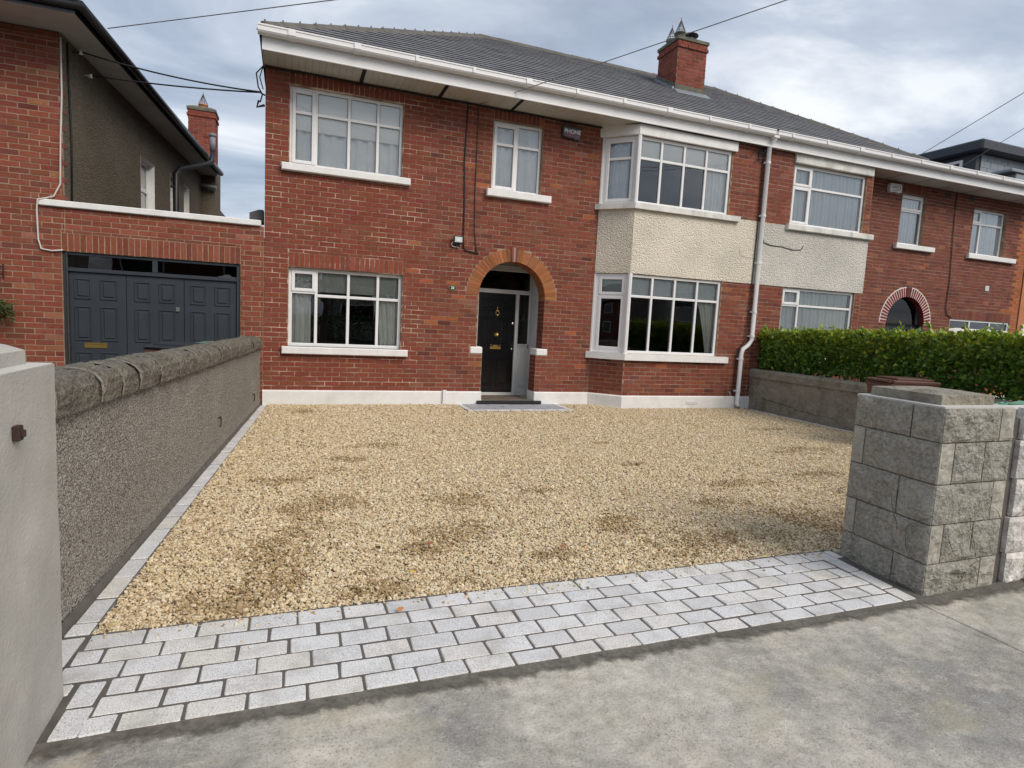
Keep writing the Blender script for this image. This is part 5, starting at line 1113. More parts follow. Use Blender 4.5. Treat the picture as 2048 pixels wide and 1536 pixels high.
# ================================================================ curtains and blinds of the brick house
curtain(FRONT, .0, 1.70, 3.95, 5.05, -.175, .022, 9, 'curtain_white', 'white curtain in the upper window over the lower grey curtained window', 'house curtains')
blind(FRONT, -.02, 1.72, 4.50, 5.1, -.135, 'blind_cloth', 'cream roller blind in the wide upper window of the house')
blind(FRONT, -.02, 1.76, 1.93, 2.25, -.175, 'blind_grey', 'grey green roller blind in the ground floor window beside the arch')
curtain(FRONT, .0, .30, 1.02, 1.92, -.19, .025, 3.5, 'curtain_grey', 'grey curtain drawn to the garage side of the ground floor window')
curtain(FRONT, 1.30, 1.77, 1.02, 1.93, -.19, .025, 4.5, 'curtain_grey', 'grey curtain tied back on the door side of the ground floor window', taper=.25, tie='R')
curtain(FRONT, 3.38, 4.25, 3.96, 5.1, -.155, .022, 5, 'curtain_white', 'white curtain in the narrow upper window beside the black alarm box', 'house curtains')
blind(BAYF, 6.05, 8.12, 4.74, 5.12, -.075, 'blind_cloth', 'pale roller blind in the upper bay window')
curtain(BAYF, 7.62, 8.10, 3.95, 4.72, -.10, .02, 6, 'curtain_white', 'white pleated curtain at the downpipe end of the upper bay window')
curtain(CANT, .12, .5, 3.95, 5.08, -.13, .025, 3, 'curtain_white', 'white curtain in the angled side light of the upper bay')
curtain(BAYF, 6.08, 8.10, 2.20, 2.55, -.11, .006, 9, 'net', 'lace valance across the top lights of the lower bay window', name='lace_valance')
curtain(BAYF, 7.66, 8.12, 1.12, 2.20, -.14, .02, 5, 'curtain_grey', 'grey curtain tied back at the downpipe end of the lower bay window', taper=.7, tie='R')
blind(CANT, .12, .58, 2.22, 2.52, -.11, 'blind_grey', 'small grey blind in the angled side light of the lower bay')
# ================================================================ boundary walls and gate pillars
def fbm(x, y, z, o=4):
    s, a = 0, 1.0
    for i in range(o): s += a * mnoise.noise((x, y, z)); x *= 2.1; y *= 2.1; z *= 2.1; a *= .5
    return s
# left wall: dashed body, rough coping stones
wallL = thing('garden_wall', 'low pebbledashed boundary wall with rough dark stone coping', 'wall', (-.8, -3.6, 0))
dirL = np.array([.0735, 1.0]) / math.hypot(.0735, 1); WLP = Plane((WL(-7.46), -7.46, 0), (dirL[0], dirL[1], 0), (dirL[1], -dirL[0], 0)); LEN = 7.46
q = MB(); nu, nv_ = 150, 22; V = []
for i in range(nu + 1):
    for j in range(nv_ + 1):
        u, v = LEN * i / nu, -.05 + 1.07 * j / nv_; V.append(WLP(u, v, .006 * fbm(u * 2, v * 2, 0) + .004 * mnoise.noise((u * 17, v * 17, 3))))
q.add(V, [(i * (nv_ + 1) + j, (i + 1) * (nv_ + 1) + j, (i + 1) * (nv_ + 1) + j + 1, i * (nv_ + 1) + j + 1) for i in range(nu) for j in range(nv_)])
q.quad(WLP(0, -.05, -.24), WLP(LEN, -.05, -.24), WLP(LEN, 1.02, -.24), WLP(0, 1.02, -.24)); q.quad(WLP(0, -.05, -.24), WLP(0, -.05, .01), WLP(0, 1.02, .01), WLP(0, 1.02, -.24)); q.quad(WLP(LEN, -.05, -.24), WLP(LEN, -.05, .01), WLP(LEN, 1.02, .01), WLP(LEN, 1.02, -.24))
put('wall_body', q, 'dash_wall', wallL)
q = MB(); q.quad(WLP(0, 0.0, .0), WLP(LEN, 0.0, .0), WLP(LEN, -.012, .05), WLP(0, -.012, .05)); q.quad(WLP(0, .035, .012), WLP(LEN, .03, .010), WLP(LEN, -.002, .028), WLP(0, -.002, .034)); put('mortar_fillet', q, 'joint_mortar', wallL)
joints = [.02, .13, .68, 1.0, 1.31, 1.77, 2.28, 2.90, 3.43, 4.0, 4.53, 5.12, 5.75, 6.43, 7.0, 7.44]
for a, b in zip(joints, joints[1:]):
    q = MB(); seed = random.uniform(0, 50); nu = max(4, int((b - a) / .045)); prof = [(.048, .0), (.056, .06), (.050, .115), (.02, .158), (-.05, .185), (-.12, .192), (-.19, .18), (-.25, .14), (-.285, .06), (-.285, 0)]
    # denser profile
    pr = []
    for k in range(len(prof) - 1):
        for t in (0, .5): pr.append((prof[k][0] * (1 - t) + prof[k + 1][0] * t, prof[k][1] * (1 - t) + prof[k + 1][1] * t))
    pr.append(prof[-1]); V = []; z0 = 1.035 - .012 * ((a + b) / 2) + random.uniform(-.006, .006)
    for i in range(nu + 1):
        u = a + .011 + (b - a - .022) * i / nu; ed = 1 - .07 * (abs(i / nu - .5) * 2) ** 6
        for (w_, h) in pr:
            d = .017 * fbm(u * 8 + seed, w_ * 8, h * 8) + .012 * mnoise.noise((u * 38, w_ * 38, h * 38 + seed))
            V.append(WLP(u, z0 + h * ed + (d if h > .03 else d * .4), (-.11 + (w_ + .11) * ed) + d * .8))
    m_ = len(pr); q.add(V, [(i * m_ + j, (i + 1) * m_ + j, (i + 1) * m_ + j + 1, i * m_ + j + 1) for i in range(nu) for j in range(m_ - 1)] + [tuple(range(m_)), tuple(nu * m_ + j for j in range(m_ - 1, -1, -1))]); put('coping_stone', q, 'coping_stone', wallL)
for jn in joints[1:-1]:
    q = MB(); z0 = 1.037 - .012 * jn; pr_ = [(.044, .002), (.052, .06), (.046, .115), (.016, .154), (-.05, .180), (-.12, .187), (-.19, .175)]
    V = [WLP(jn + du, z0 + h, w_) for du in (-.014, .014) for (w_, h) in pr_]; q.add(V, [(k, k + 1, len(pr_) + k + 1, len(pr_) + k) for k in range(len(pr_) - 1)]); put('coping_joint', q, 'old_cement', wallL)
q = MB(); q.add([WLP(u, z, w_) for u in (0.02, 7.42) for (z, w_) in ((1.035 - .012 * u, .026), (1.12 - .012 * u, .022), (1.175 - .012 * u, -.03), (1.195 - .012 * u, -.12), (1.0, -.26))], [(0, 1, 6, 5), (1, 2, 7, 6), (2, 3, 8, 7), (3, 4, 9, 8)]); put('coping_bed', q, 'rock_margin', wallL)
for (u, z, lab) in ((4.06, .33, 'rusty iron hook on the dashed wall with a stain beneath'), (6.70, .24, 'rusty iron hook on the dashed wall close to the house')):
    q = MB(); q.tube([WLP(u - .0 + .045 * math.sin(t), z + .055 * math.cos(t), .022) for t in np.linspace(-.5, 3.6, 18)], .007, 6); q.tube([WLP(u - .02, z + .045, -.02), WLP(u - .02, z + .045, .02)], .006, 6); single('iron_hook', q, 'rust', lab, 'hook')
# left gate pillar: smooth cement, raised cap
gp = thing('gate_pillar', 'smooth grey cement gate pillar with a shallow raised cap', 'pillar', (-1.15, -8.2, 0))
def relief_box(mb, x0, x1, y0, y1, z0, z1, n=16, amp=.004, seed=0, round_=.012):
    "box whose faces are gently uneven"
    def face(f, nu, nv):
        V = [f(i / nu, j / nv) for i in range(nu + 1) for j in range(nv + 1)]
        V = [tuple(np.array(p) + amp * np.array([fbm(p[0] * 3 + seed, p[1] * 3, p[2] * 3, 3), fbm(p[0] * 3, p[1] * 3 + 9 + seed, p[2] * 3, 3), fbm(p[0] * 3, p[1] * 3, p[2] * 3 + 5 + seed, 3)])) for p in V]
        mb.add(V, [(i * (nv + 1) + j, (i + 1) * (nv + 1) + j, (i + 1) * (nv + 1) + j + 1, i * (nv + 1) + j + 1) for i in range(nu) for j in range(nv)])
    L = lambda a, b, t: a + (b - a) * t
    face(lambda s, t: (x1, L(y0, y1, s), L(z0, z1, t)), n, n); face(lambda s, t: (x0, L(y1, y0, s), L(z0, z1, t)), n, n); face(lambda s, t: (L(x0, x1, s), y0, L(z0, z1, t)), n, n); face(lambda s, t: (L(x1, x0, s), y1, L(z0, z1, t)), n, n); face(lambda s, t: (L(x0, x1, s), L(y0, y1, t), z1), n, n)
q = MB(); relief_box(q, -1.46, -.83, -8.46, -7.80, -.06, 1.322, 18, .004); put('shaft', q, 'smooth_cement', gp)
q = MB(); a = [(-1.40, -8.40), (-.895, -8.40), (-.895, -7.865), (-1.40, -7.865)]; b = [(-1.36, -8.36), (-.935, -8.36), (-.935, -7.905), (-1.36, -7.905)]; c_ = [(-1.2, -8.18), (-1.1, -8.18), (-1.1, -8.08), (-1.2, -8.08)]
q.add([(x, y, 1.319) for x, y in a] + [(x, y, 1.375) for x, y in a] + [(x, y, 1.395) for x, y in b] + [(x, y, 1.45) for x, y in c_], [(i + 4 * k, (i + 1) % 4 + 4 * k, 4 + (i + 1) % 4 + 4 * k, 4 + i + 4 * k) for k in range(3) for i in range(4)] + [(12, 13, 14, 15)]); put('cap', q, 'smooth_cement', gp)
q = MB(); q.bbox(-1.456, -.834, -8.456, -7.804, 1.3215, 1.326, .002); put('top_screed', q, 'cement_top', gp)
q = MB(); q.bbox(-.828, -.808, -8.185, -8.150, 1.105, 1.155, .003); q.bbox(-.826, -.795, -8.178, -8.166, 1.118, 1.142, .003); put('latch_keep', q, 'rust', gp)

def rock_block(P, u0, u1, v0, v1, mat='rock_block', proud=.014, margin=None, seed=None, cell=.022):
    "rock-faced block; margin = (left,right) dressed flat draft widths"
    seed = random.uniform(0, 90) if seed is None else seed; u0 += .005; u1 -= .005; v0 += .004; v1 -= .004
    nu, nv = max(4, int((u1 - u0) / cell)), max(4, int((v1 - v0) / cell)); V = []; ml, mr = margin or (0, 0)
    for i in range(nu + 1):
        for j in range(nv + 1):
            u, v = u0 + (u1 - u0) * i / nu, v0 + (v1 - v0) * j / nv
            du, dv = min(u - u0, u1 - u), min(v - v0, v1 - v); e = min(1, min(du, dv) / .03)
            if (ml and u - u0 < ml) or (mr and u1 - u < mr): d = .001
            else: d = e * (proud + .024 * fbm(u * 9 + seed, v * 9, 2) + .010 * mnoise.noise((u * 45, v * 45, seed)))
            V.append(P(u + .002 * mnoise.noise((v * 20, seed, 0)), v + .002 * mnoise.noise((u * 20, seed, 1)), d))
    n = nv + 1; F = [(i * n + j, (i + 1) * n + j, (i + 1) * n + j + 1, i * n + j + 1) for i in range(nu) for j in range(nv)]
    ring = [i * n for i in range(nu + 1)] + [nu * n + j for j in range(1, n)] + [i * n + nv for i in range(nu - 1, -1, -1)] + [j for j in range(nv - 1, 0, -1)]
    o = len(V)
    for k in ring: i, j = divmod(k, n); V.append(P(u0 + (u1 - u0) * i / nu, v0 + (v1 - v0) * j / nv, -.05))
    m_ = len(ring); F += [(ring[k], o + k, o + (k + 1) % m_, ring[(k + 1) % m_]) for k in range(m_)]
    return MB().add(V, F), mat
rp = thing('gate_pillar', 'weathered rock faced block gate pillar with thin bare creeper stems', 'pillar', (4.05, -7.72, 0))
PLf = Plane((3.77, -7.40, 0), (-.06 / .653, -.65 / .653, 0), (-.65 / .653, .06 / .653, 0)); WDL = .653
PFr = Plane((3.712, -8.05, 0), (1, .01, 0), (0.01, -1, 0)); WDF = .68
zs = [-.03, .192, .443, .70, .962, 1.178]
layL = [[(0, .42), (.42, WDL)], [(0, .09), (.09, WDL)], [(0, .40), (.40, WDL)], [(0, .10), (.10, WDL)], [(0, .44), (.44, WDL)]]
layF = [[(0, .52), (.52, WDF)], [(0, .12), (.12, .40), (.40, WDF)], [(0, .55), (.55, WDF)], [(0, .13), (.13, .42), (.42, WDF)], [(0, .54), (.54, WDF)]]
for k in range(5):
    for (P_, row) in ((PLf, layL[k]), (PFr, layF[k])):
        for (a, b) in row:
            sm = (b - a) < .2
            qq, mm = rock_block(P_, a, b, zs[k], zs[k + 1], 'rock_margin' if sm else 'rock_block', .004 if sm else .012, (0, .0), cell=.02); put('block', qq, mm, rp)
q = MB(); core = [(3.785, -7.39), (3.727, -8.035), (4.385, -8.03), (4.43, -7.38)]; q.add([(x, y, -.05) for x, y in core] + [(x, y, 1.165) for x, y in core], [(i, (i + 1) % 4, 4 + (i + 1) % 4, 4 + i) for i in range(4)] + [(4, 5, 6, 7)]); put('core', q, 'old_cement', rp)
q = MB(); q.add([(x, y, 1.165) for x, y in [(3.782, -7.39), (3.724, -8.038), (4.385, -8.033), (4.43, -7.38)]] + [(x, y, 1.184) for x, y in [(3.782, -7.39), (3.724, -8.038), (4.385, -8.033), (4.43, -7.38)]], [(i, (i + 1) % 4, 4 + (i + 1) % 4, 4 + i) for i in range(4)] + [(4, 5, 6, 7)]); put('top_screed', q, 'cement_top', rp)
a = [(3.85, -7.44), (3.80, -7.96), (4.31, -7.955), (4.36, -7.44)]; ctr = (4.08, -7.70); q = MB()
q.add([(x, y, 1.18) for x, y in a] + [(x, y, 1.245) for x, y in a] + [(ctr[0] + (x - ctr[0]) * .5, ctr[1] + (y - ctr[1]) * .5, 1.262) for x, y in a], [(i + 4 * k, (i + 1) % 4 + 4 * k, 4 + (i + 1) % 4 + 4 * k, 4 + i + 4 * k) for k in range(2) for i in range(4)] + [(8, 9, 10, 11)]); put('cap', q, 'old_cement', rp)
def creeper(P, u, v, n, ang, seed):
    pts = []; random.seed(seed); a = ang
    for i in range(n):
        pts.append(P(u, v, .022 + .006 * random.random())); a += random.gauss(0, .35); u += .035 * math.cos(a); v += .035 * math.sin(a)
        if v < .01: v = .01; a = abs(a)
    return pts
for k, (P_, u, v, n, ang) in enumerate(((PFr, .02, .10, 16, .6), (PFr, .65, .05, 18, 2.0), (PFr, .3, .06, 15, 1.2), (PFr, .62, .45, 14, 2.6), (PLf, .60, .20, 14, 2.4), (PLf, .45, .35, 12, 2.0), (PLf, .10, .08, 10, 1.2), (PFr, .10, .40, 12, .2), (PFr, .45, .2, 16, 2.2))):
    q = MB(); q.tube(creeper(P_, u, v, n, ang, 100 + k), [.0022 * (1 - .6 * i / n) for i in range(n)], 5); put('creeper_stem', q, 'bark', rp)
random.seed(11)
# front wall continuing to the right of that pillar
fw = thing('garden_wall', 'rough white painted block street wall beyond the block gate pillar', 'wall', (7, -7.9, 0))
PW = Plane((4.50, -8.04, 0), (1, .01, 0), (.01, -1, 0))
for k in range(5):
    u = -.02 if k % 2 else .0
    while u < 2.2:
        b = u + (.22 if (u < .01 and k % 2) else .44); qq, mm = rock_block(PW, u, b, zs[k], zs[k + 1], 'rock_white', .018, cell=.03); put('block', qq, mm, fw); u = b
q = MB(); q.box(4.52, 9.3, -8.0, -7.80, -.05, 1.16); put('core', q, 'rock_white', fw)
q = MB(); q.box(4.40, 4.53, -8.01, -7.75, -.05, 1.10); put('open_joint', q, 'joint_mortar', fw)
# right garden wall
wr = thing('garden_wall', 'cracked grey cement boundary wall below the hedge', 'wall', (9.15, -3.5, 0))
WRP = Plane((WRX(-.45), -.45, 0), (-.03, -1, 0), (-1, .03, 0)); LR = 7.2; q = MB(); nu, nv_ = 90, 14; V = []
for i in range(nu + 1):
    for j in range(nv_ + 1): u, v = LR * i / nu, -.05 + .73 * j / nv_; V.append(WRP(u, v, .012 * fbm(u * 1.5, v * 1.5, 3)))
q.add(V, [(i * (nv_ + 1) + j, (i + 1) * (nv_ + 1) + j, (i + 1) * (nv_ + 1) + j + 1, i * (nv_ + 1) + j + 1) for i in range(nu) for j in range(nv_)])
q.quad(WRP(0, -.05, -.22), WRP(LR, -.05, -.22), WRP(LR, .68, -.22), WRP(0, .68, -.22)); q.quad(WRP(0, -.05, -.22), WRP(0, -.05, .0), WRP(0, .68, .0), WRP(0, .68, -.22)); put('wall_body', q, 'old_cement', wr)
u = 0.0
while u < LR - .1:
    b = min(u + random.choice([1.6, 1.9, 2.2]), LR); q = MB(); V = []; prof = [(.0, .672), (.03, .675), (.032, .80), (.0, .845), (-.12, .855), (-.24, .84), (-.25, .675)]; n = 12; sd_ = random.uniform(0, 9)
    for i in range(n + 1):
        uu = u + .004 + (b - u - .008) * i / n
        for (w_, h) in prof: d = .008 * fbm(uu * 4 + sd_, w_ * 8, h * 8); V.append(WRP(uu, h + d, w_ + d))
    m_ = len(prof); q.add(V, [(i * m_ + j, (i + 1) * m_ + j, (i + 1) * m_ + j + 1, i * m_ + j + 1) for i in range(n) for j in range(m_ - 1)] + [tuple(range(m_)), tuple(n * m_ + j for j in range(m_ - 1, -1, -1))]); put('coping', q, 'old_cement', wr); u = b
# the crack: a thin open gap drawn as a recessed dark strip just proud of the face
q = MB(); V = []; n = 40
for i in range(n + 1):
    t = i / n; u = .45 + 1.9 * t; v = .26 - .10 * t + .03 * fbm(u * 3, 7, 0) - (.05 if t > .45 else 0) + (.02 if t > .6 else 0); hw = .006 * (1 - .6 * t); d = .012 * fbm(u * 1.5, v * 1.5, 3) + .003; V += [WRP(u, v - hw, d), WRP(u, v + hw, d)]
q.add(V, [(2 * i, 2 * i + 2, 2 * i + 3, 2 * i + 1) for i in range(n)]); put('crack', q, 'dark_gap', wr)

# ================================================================ hedge
def leaf_mesh(P, D, size, C):
    "folded two-facet leaves: P points, D directions"
    n = len(P); up = np.random.normal(0, 1, (n, 3)); up[:, 2] += .8; s = np.cross(D, up); s /= np.linalg.norm(s, axis=1)[:, None] + 1e-9; nn = np.cross(s, D)
    L = size[:, None]; base = P; tip = P + D * L; mid = P + D * L * .5 + nn * L * .02; l = mid + s * L * .27 + nn * L * .08; r = mid - s * L * .27 + nn * L * .08
    V = np.stack([base, l, tip, r], 1).reshape(-1, 3); return V
def leaves_obj(name, P, D, size, C, parent):
    V = leaf_mesh(P, D, size, C); n = len(P); me = bpy.data.meshes.new(name); me.vertices.add(4 * n); c = V.mean(0); me.vertices.foreach_set('co', (V - c).astype(np.float32).ravel())
    idx = (np.arange(n)[:, None] * 4 + np.array([[0, 1, 2, 0, 2, 3]])).ravel(); me.loops.add(6 * n); me.loops.foreach_set('vertex_index', idx.astype(np.int32)); me.polygons.add(2 * n); me.polygons.foreach_set('loop_start', np.arange(0, 6 * n, 3, dtype=np.int32)); me.update(calc_edges=True); me.validate()
    a = me.attributes.new('bc', 'FLOAT_COLOR', 'FACE'); a.data.foreach_set('color', np.repeat(np.concatenate([C, np.ones((n, 1))], 1), 2, 0).astype(np.float32).ravel())
    me.materials.append(MATS['leaf']); o = bpy.data.objects.new(name, me); COL.objects.link(o); attach(o, c, parent); return o
hd = thing('hedge', 'clipped green leafy hedge growing behind the cracked cement wall', 'hedge', (9.55, -3.8, .3))
n = 30000; Yh = np.random.uniform(-7.7, -.45, n); t = np.random.rand(n)
zt_ = 1.63 + .02 * (-Yh) + np.array([.05 * mnoise.noise((y * 1.8, 0, 0)) + .045 * mnoise.noise((y * 9, 0, 3)) for y in Yh]) + np.where(np.random.rand(n) < .08, np.random.rand(n) * .13, 0); zb_ = .74 + np.array([.10 * mnoise.noise((y * 1.7, 4, 0)) for y in Yh]) + np.clip((-Yh - 4) / 4, 0, 1) * .10
f = np.random.rand(n) ** .75; Zh = zb_ + (zt_ - zb_) * f; hw = .29 + .15 * np.array([mnoise.noise((y * 3, z * 3, 2)) for y, z in zip(Yh, Zh)]) - .06 * (1 - f)
e = np.random.rand(n); sg = np.sign(np.random.rand(n) - .5); Xo = sg * hw * np.sqrt(e) * 1.0
Xh = 9.50 + .03 * Yh * .3 + Xo
D = np.stack([np.sign(Xo) * np.abs(np.random.normal(.5, .5, n)), np.random.normal(0, .7, n), np.random.normal(.35, .6, n)], 1); D /= np.linalg.norm(D, axis=1)[:, None]
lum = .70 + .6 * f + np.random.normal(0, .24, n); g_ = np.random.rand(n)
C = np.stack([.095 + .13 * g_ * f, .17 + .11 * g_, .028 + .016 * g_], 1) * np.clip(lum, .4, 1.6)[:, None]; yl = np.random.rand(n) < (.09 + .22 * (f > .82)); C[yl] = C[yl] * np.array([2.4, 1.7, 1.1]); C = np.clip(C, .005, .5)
gap = np.array([mnoise.noise((y * 2.2, z * 4.5, 9)) for y, z in zip(Yh, Zh)]); keep = ~((gap > .24) & (Zh < zb_ + .42)) & ~((np.random.rand(n) > .7) & (Zh < zb_ + .12))
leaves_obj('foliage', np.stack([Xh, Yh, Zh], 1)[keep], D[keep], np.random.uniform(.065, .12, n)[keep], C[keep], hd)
y = -.6
while y > -7.6:
    q = MB(); x0 = 9.45 + random.uniform(-.1, .1)
    for b in range(3):
        p = Vector((x0, y, -.1)); pts = [tuple(p)]; dx, dy = random.gauss(0, .12), random.gauss(0, .14)
        for k in range(6): p = p + Vector((dx * .22 + random.gauss(0, .015), dy * .3 + random.gauss(0, .02), .26)); pts.append(tuple(p))
        q.tube(pts, [.018 * (1 - .12 * i) for i in range(7)], 6)
    put('stem', q, 'bark', hd); y -= random.uniform(.32, .5)
q = MB(); q.box(9.2, 13, -7.8, -.5, -.1, .10); struct(put('flower_bed', q, 'soil'))

# ================================================================ bins
def wheelie(name, lab, x, y, ang, lidm, bodym, h=1.05, grp=None):
    o = thing(name, lab, 'bin', (x, y, -.02), grp); ca, sa = math.cos(ang), math.sin(ang)
    T = lambda p: (x + p[0] * ca - p[1] * sa, y + p[0] * sa + p[1] * ca, p[2] - .02)
    def tp(mb): mb.v = [T(p) for p in mb.v]; return mb
    b = MB(); lo = [(-.22, -.24), (.22, -.24), (.22, .24), (-.22, .24)]; hi = [(-.28, -.32), (.28, -.32), (.28, .34), (-.28, .34)]
    b.add([(p[0], p[1], .06) for p in lo] + [(p[0], p[1], h - .12) for p in hi] + [(p[0] * 1.04, p[1] * 1.04, h - .12) for p in hi] + [(p[0] * 1.04, p[1] * 1.04, h - .06) for p in hi], [(i + 4 * k, (i + 1) % 4 + 4 * k, 4 + (i + 1) % 4 + 4 * k, 4 + i + 4 * k) for k in range(3) for i in range(4)] + [(3, 2, 1, 0)]); put('body', tp(b), bodym, o)
    l = MB(); l.bbox(-.30, .30, -.36, .33, h - .062, h - .012, .018); l.bbox(-.24, .24, -.30, .24, h - .02, h + .018, .03); l.tube([(-.24, .36, h - .03), (.24, .36, h - .03)], .018, 8)
    for sx in (-.24, 0, .24): l.box(sx - .015, sx + .015, .30, .37, h - .05, h - .01)
    put('lid', tp(l), lidm, o)
    for s in (-1, 1): wq = MB(); wq.tube([(s * .20, .26, .10), (s * .26, .26, .10)], .10, 16); put('wheel', tp(wq), 'black_plastic', o)
    hq = MB(); hq.tube([(-.2, .38, h - .1), (.2, .38, h - .1)], .014, 8); put('handle', tp(hq), bodym, o)
wheelie('wheelie_bin', 'brown wheelie bin standing against the cement wall below the hedge', 8.38, -4.35, 1.25, 'bin_brown', 'bin_brown')
wheelie('wheelie_bin', 'wheelie bin with pale green lid behind the white painted street wall', 6.62, -7.05, .35, 'bin_green', 'bin_dark')
wheelie('wheelie_bin', 'dark lidded brown bin behind the dashed wall before the garage door', -1.32, -1.75, 2.6, 'bin_dark', 'bin_brown', 1.08)
wheelie('wheelie_bin', 'green lidded bin behind the dashed wall before the garage door', -1.02, -.85, 2.9, 'bin_green', 'bin_dark', 1.055)

# ================================================================ things fixed to the walls
al = thing('alarm_box', 'black alarm box with white and pink lettering under the eaves', 'alarm box', (4.83, -.06, 4.99))
q = MB(); oc = [(-.195, .13), (-.175, .155), (.175, .155), (.195, .13), (.195, -.11), (.165, -.145), (.06, -.15), (.03, -.125), (-.03, -.125), (-.165, -.11), (-.19, -.085)]
q.prism([(4.83 + x * .98, 5.105 + z * .74) for x, z in oc], 'y', -.07, .0); put('housing', q, 'alarm_black', al)
q = MB(); q.prism([(4.83 + x * .86, 5.105 + z * .60) for x, z in oc], 'y', -.076, -.069); put('face', q, 'alarm_face', al)
text_obj('lettering', 'PHONE', .10, (4.84, -.0785, 5.125), (R(90), 0, 0), 'text_white', al); text_obj('lettering', 'WATCH', .075, (4.83, -.0785, 5.055), (R(90), 0, 0), 'text_pink', al)
an = thing('alarm_box', 'white alarm box with small red logo beside the narrow window', 'alarm box', (13.27, -.06, 5.04))
q = MB(); q.prism([(13.27 + x, 5.14 + z) for x, z in ((-.19, -.06), (-.19, .09), (-.17, .11), (.17, .11), (.19, .09), (.19, -.07), (.1, -.10), (.05, -.075), (-.05, -.075), (-.12, -.10))], 'y', -.08, .0); put('housing', q, 'alarm_white', an)
q = MB(); q.tube([(13.36 + .048 * math.cos(t), -.082, 5.155 + .048 * math.sin(t)) for t in np.linspace(0, 6.28, 22)], .007, 5); put('logo_ring', q, 'text_red', an)
for k, (a, b, z) in enumerate(((13.15, 13.30, 5.17), (13.15, 13.28, 5.145), (13.15, 13.31, 5.085))): q = MB(); q.box(a, b, -.083, -.0795, z, z + .014); put('print_line', q, 'text_grey', an)
fl = thing('floodlight', 'small square black floodlight on the brick beside the arch', 'lamp', (2.735, -.08, 2.9))
q = MB(); q.bbox(2.655, 2.83, -.10, -.055, 2.90, 3.035, .012); put('housing', q, 'black_plastic', fl)
q = MB(); q.box(2.675, 2.81, -.104, -.0995, 2.92, 3.015); put('lens', q, 'lamp_face', fl); q = MB(); q.box(2.70, 2.785, -.107, -.1035, 2.935, 2.995); put('led_panel', q, 'alarm_white', fl)
q = MB(); q.bbox(2.70, 2.785, -.056, .0, 2.86, 2.90, .004); q.bbox(2.73, 2.755, -.06, -.03, 2.855, 2.93, .004); put('bracket', q, 'black_plastic', fl)
q = MB(); q.tube([(2.66, -.05, 2.93), (2.63, -.04, 2.89), (2.645, -.03, 2.855), (2.69, -.03, 2.84), (2.74, -.03, 2.845), (2.775, -.02, 2.825)], .008, 6); put('flex', q, 'cable_white', fl, True)
nm = thing('house_number_plate', 'small oval green house number plate with brass rim', 'sign', (2.69, -.01, 2.06))
q = MB(); q.prism([(2.69 + .075 * math.cos(t), 2.12 + .058 * math.sin(t)) for t in np.linspace(0, 6.283, 25)[:-1]], 'y', -.012, .0); put('rim', q, 'brass', nm)
q = MB(); q.prism([(2.69 + .064 * math.cos(t), 2.12 + .047 * math.sin(t)) for t in np.linspace(0, 6.283, 25)[:-1]], 'y', -.016, -.011); put('plate', q, 'plate_green', nm)
text_obj('numeral', '33', .065, (2.69, -.0175, 2.12), (R(90), 0, 0), 'text_white', nm)
def cable(pts, r, mat, label, group=None, name='cable', cat='cable'):
    q = MB(); q.tube(pts, r, 6); return single(name, q, mat, label, cat, group, True)
cable([(2.83, -.02, 5.33), (2.83, -.018, 4.9), (2.815, -.018, 4.3), (2.845, -.018, 3.6), (2.85, -.018, 3.0), (2.865, -.018, 2.85), (2.90, -.018, 2.80), (3.0, -.018, 2.785), (3.14, -.018, 2.76)], .011, 'cable_black', 'black cable running down the brick and turning towards the arch')
cable([(3.03, -.02, 5.33), (3.04, -.018, 4.6), (3.035, -.018, 3.8), (3.06, -.018, 3.1), (3.09, -.018, 2.9), (3.11, -.018, 2.78)], .009, 'cable_brown', 'thin brown cable running down the brick between black cable and narrow window')
cable([(x, -.016, EAVE - .03 + .008 * math.sin(x * 5)) for x in np.linspace(-.44, 5.5, 40)] + [(5.75, -.28, 5.34), (6.0, -.575, 5.335), (6.6, -.575, 5.325), (7.6, -.575, 5.32), (8.8, -.575, 5.335)], .014, 'cable_black', 'black cable clipped along the top of the brick under the soffit')
cable([(8.93, -.57, 5.33), (8.90, -.53, 5.2), (8.915, -.53, 4.4), (8.90, -.53, 3.2), (8.89, -.53, 2.0), (8.84, -.53, 1.4), (8.66, -.53, 1.2), (8.64, -.53, .3)], .010, 'cable_black', 'black cable running down behind the white downpipe')
cable([(9.05, -.52, 3.62), (9.12, -.52, 3.46), (9.30, -.52, 3.42), (9.6, -.52, 3.42), (9.9, -.52, 3.38), (10.12, -.52, 3.40), (10.18, -.52, 3.5)], .008, 'cable_black', 'short black cable looping over the grey pebbledash band')
cable([(8.93, -.515, 3.13), (8.62, -.515, 3.14), (8.52, -.515, 3.18), (8.52, -.515, 3.36)], .006, 'cable_white', 'thin cream cable bent over the cream pebbledash band')
cable([(15.45, -.02, 5.3), (15.50, -.02, 4.2), (15.58, -.02, 3.2), (15.56, -.02, 2.5), (15.62, -.02, 2.32), (15.82, -.02, 2.25)], .012, 'cable_brown', 'brown cable down the neighbouring wall to the garage window')
cable([(-3.07, -.02, 5.2), (-3.075, -.02, 4.4), (-3.10, -.02, 3.9), (-3.12, -.02, 3.2), (-3.20, -.02, 3.02), (-3.38, -.06, 2.95), (-3.395, -.06, 2.80), (-3.40, -.02, 2.4), (-3.37, -.02, 2.27), (-3.25, -.02, 2.25), (-3.11, -.02, 2.272)], .012, 'cable_white', 'white cable looping round the parapet end to the garage door')
cable([LSP(.18, .02, 5.2), LSP(.2, .02, 4.6), LSP(.24, .02, 3.8), LSP(.2, .02, 2.95)], .014, 'cable_black', 'black cable down the near edge of the pebbledash side wall')
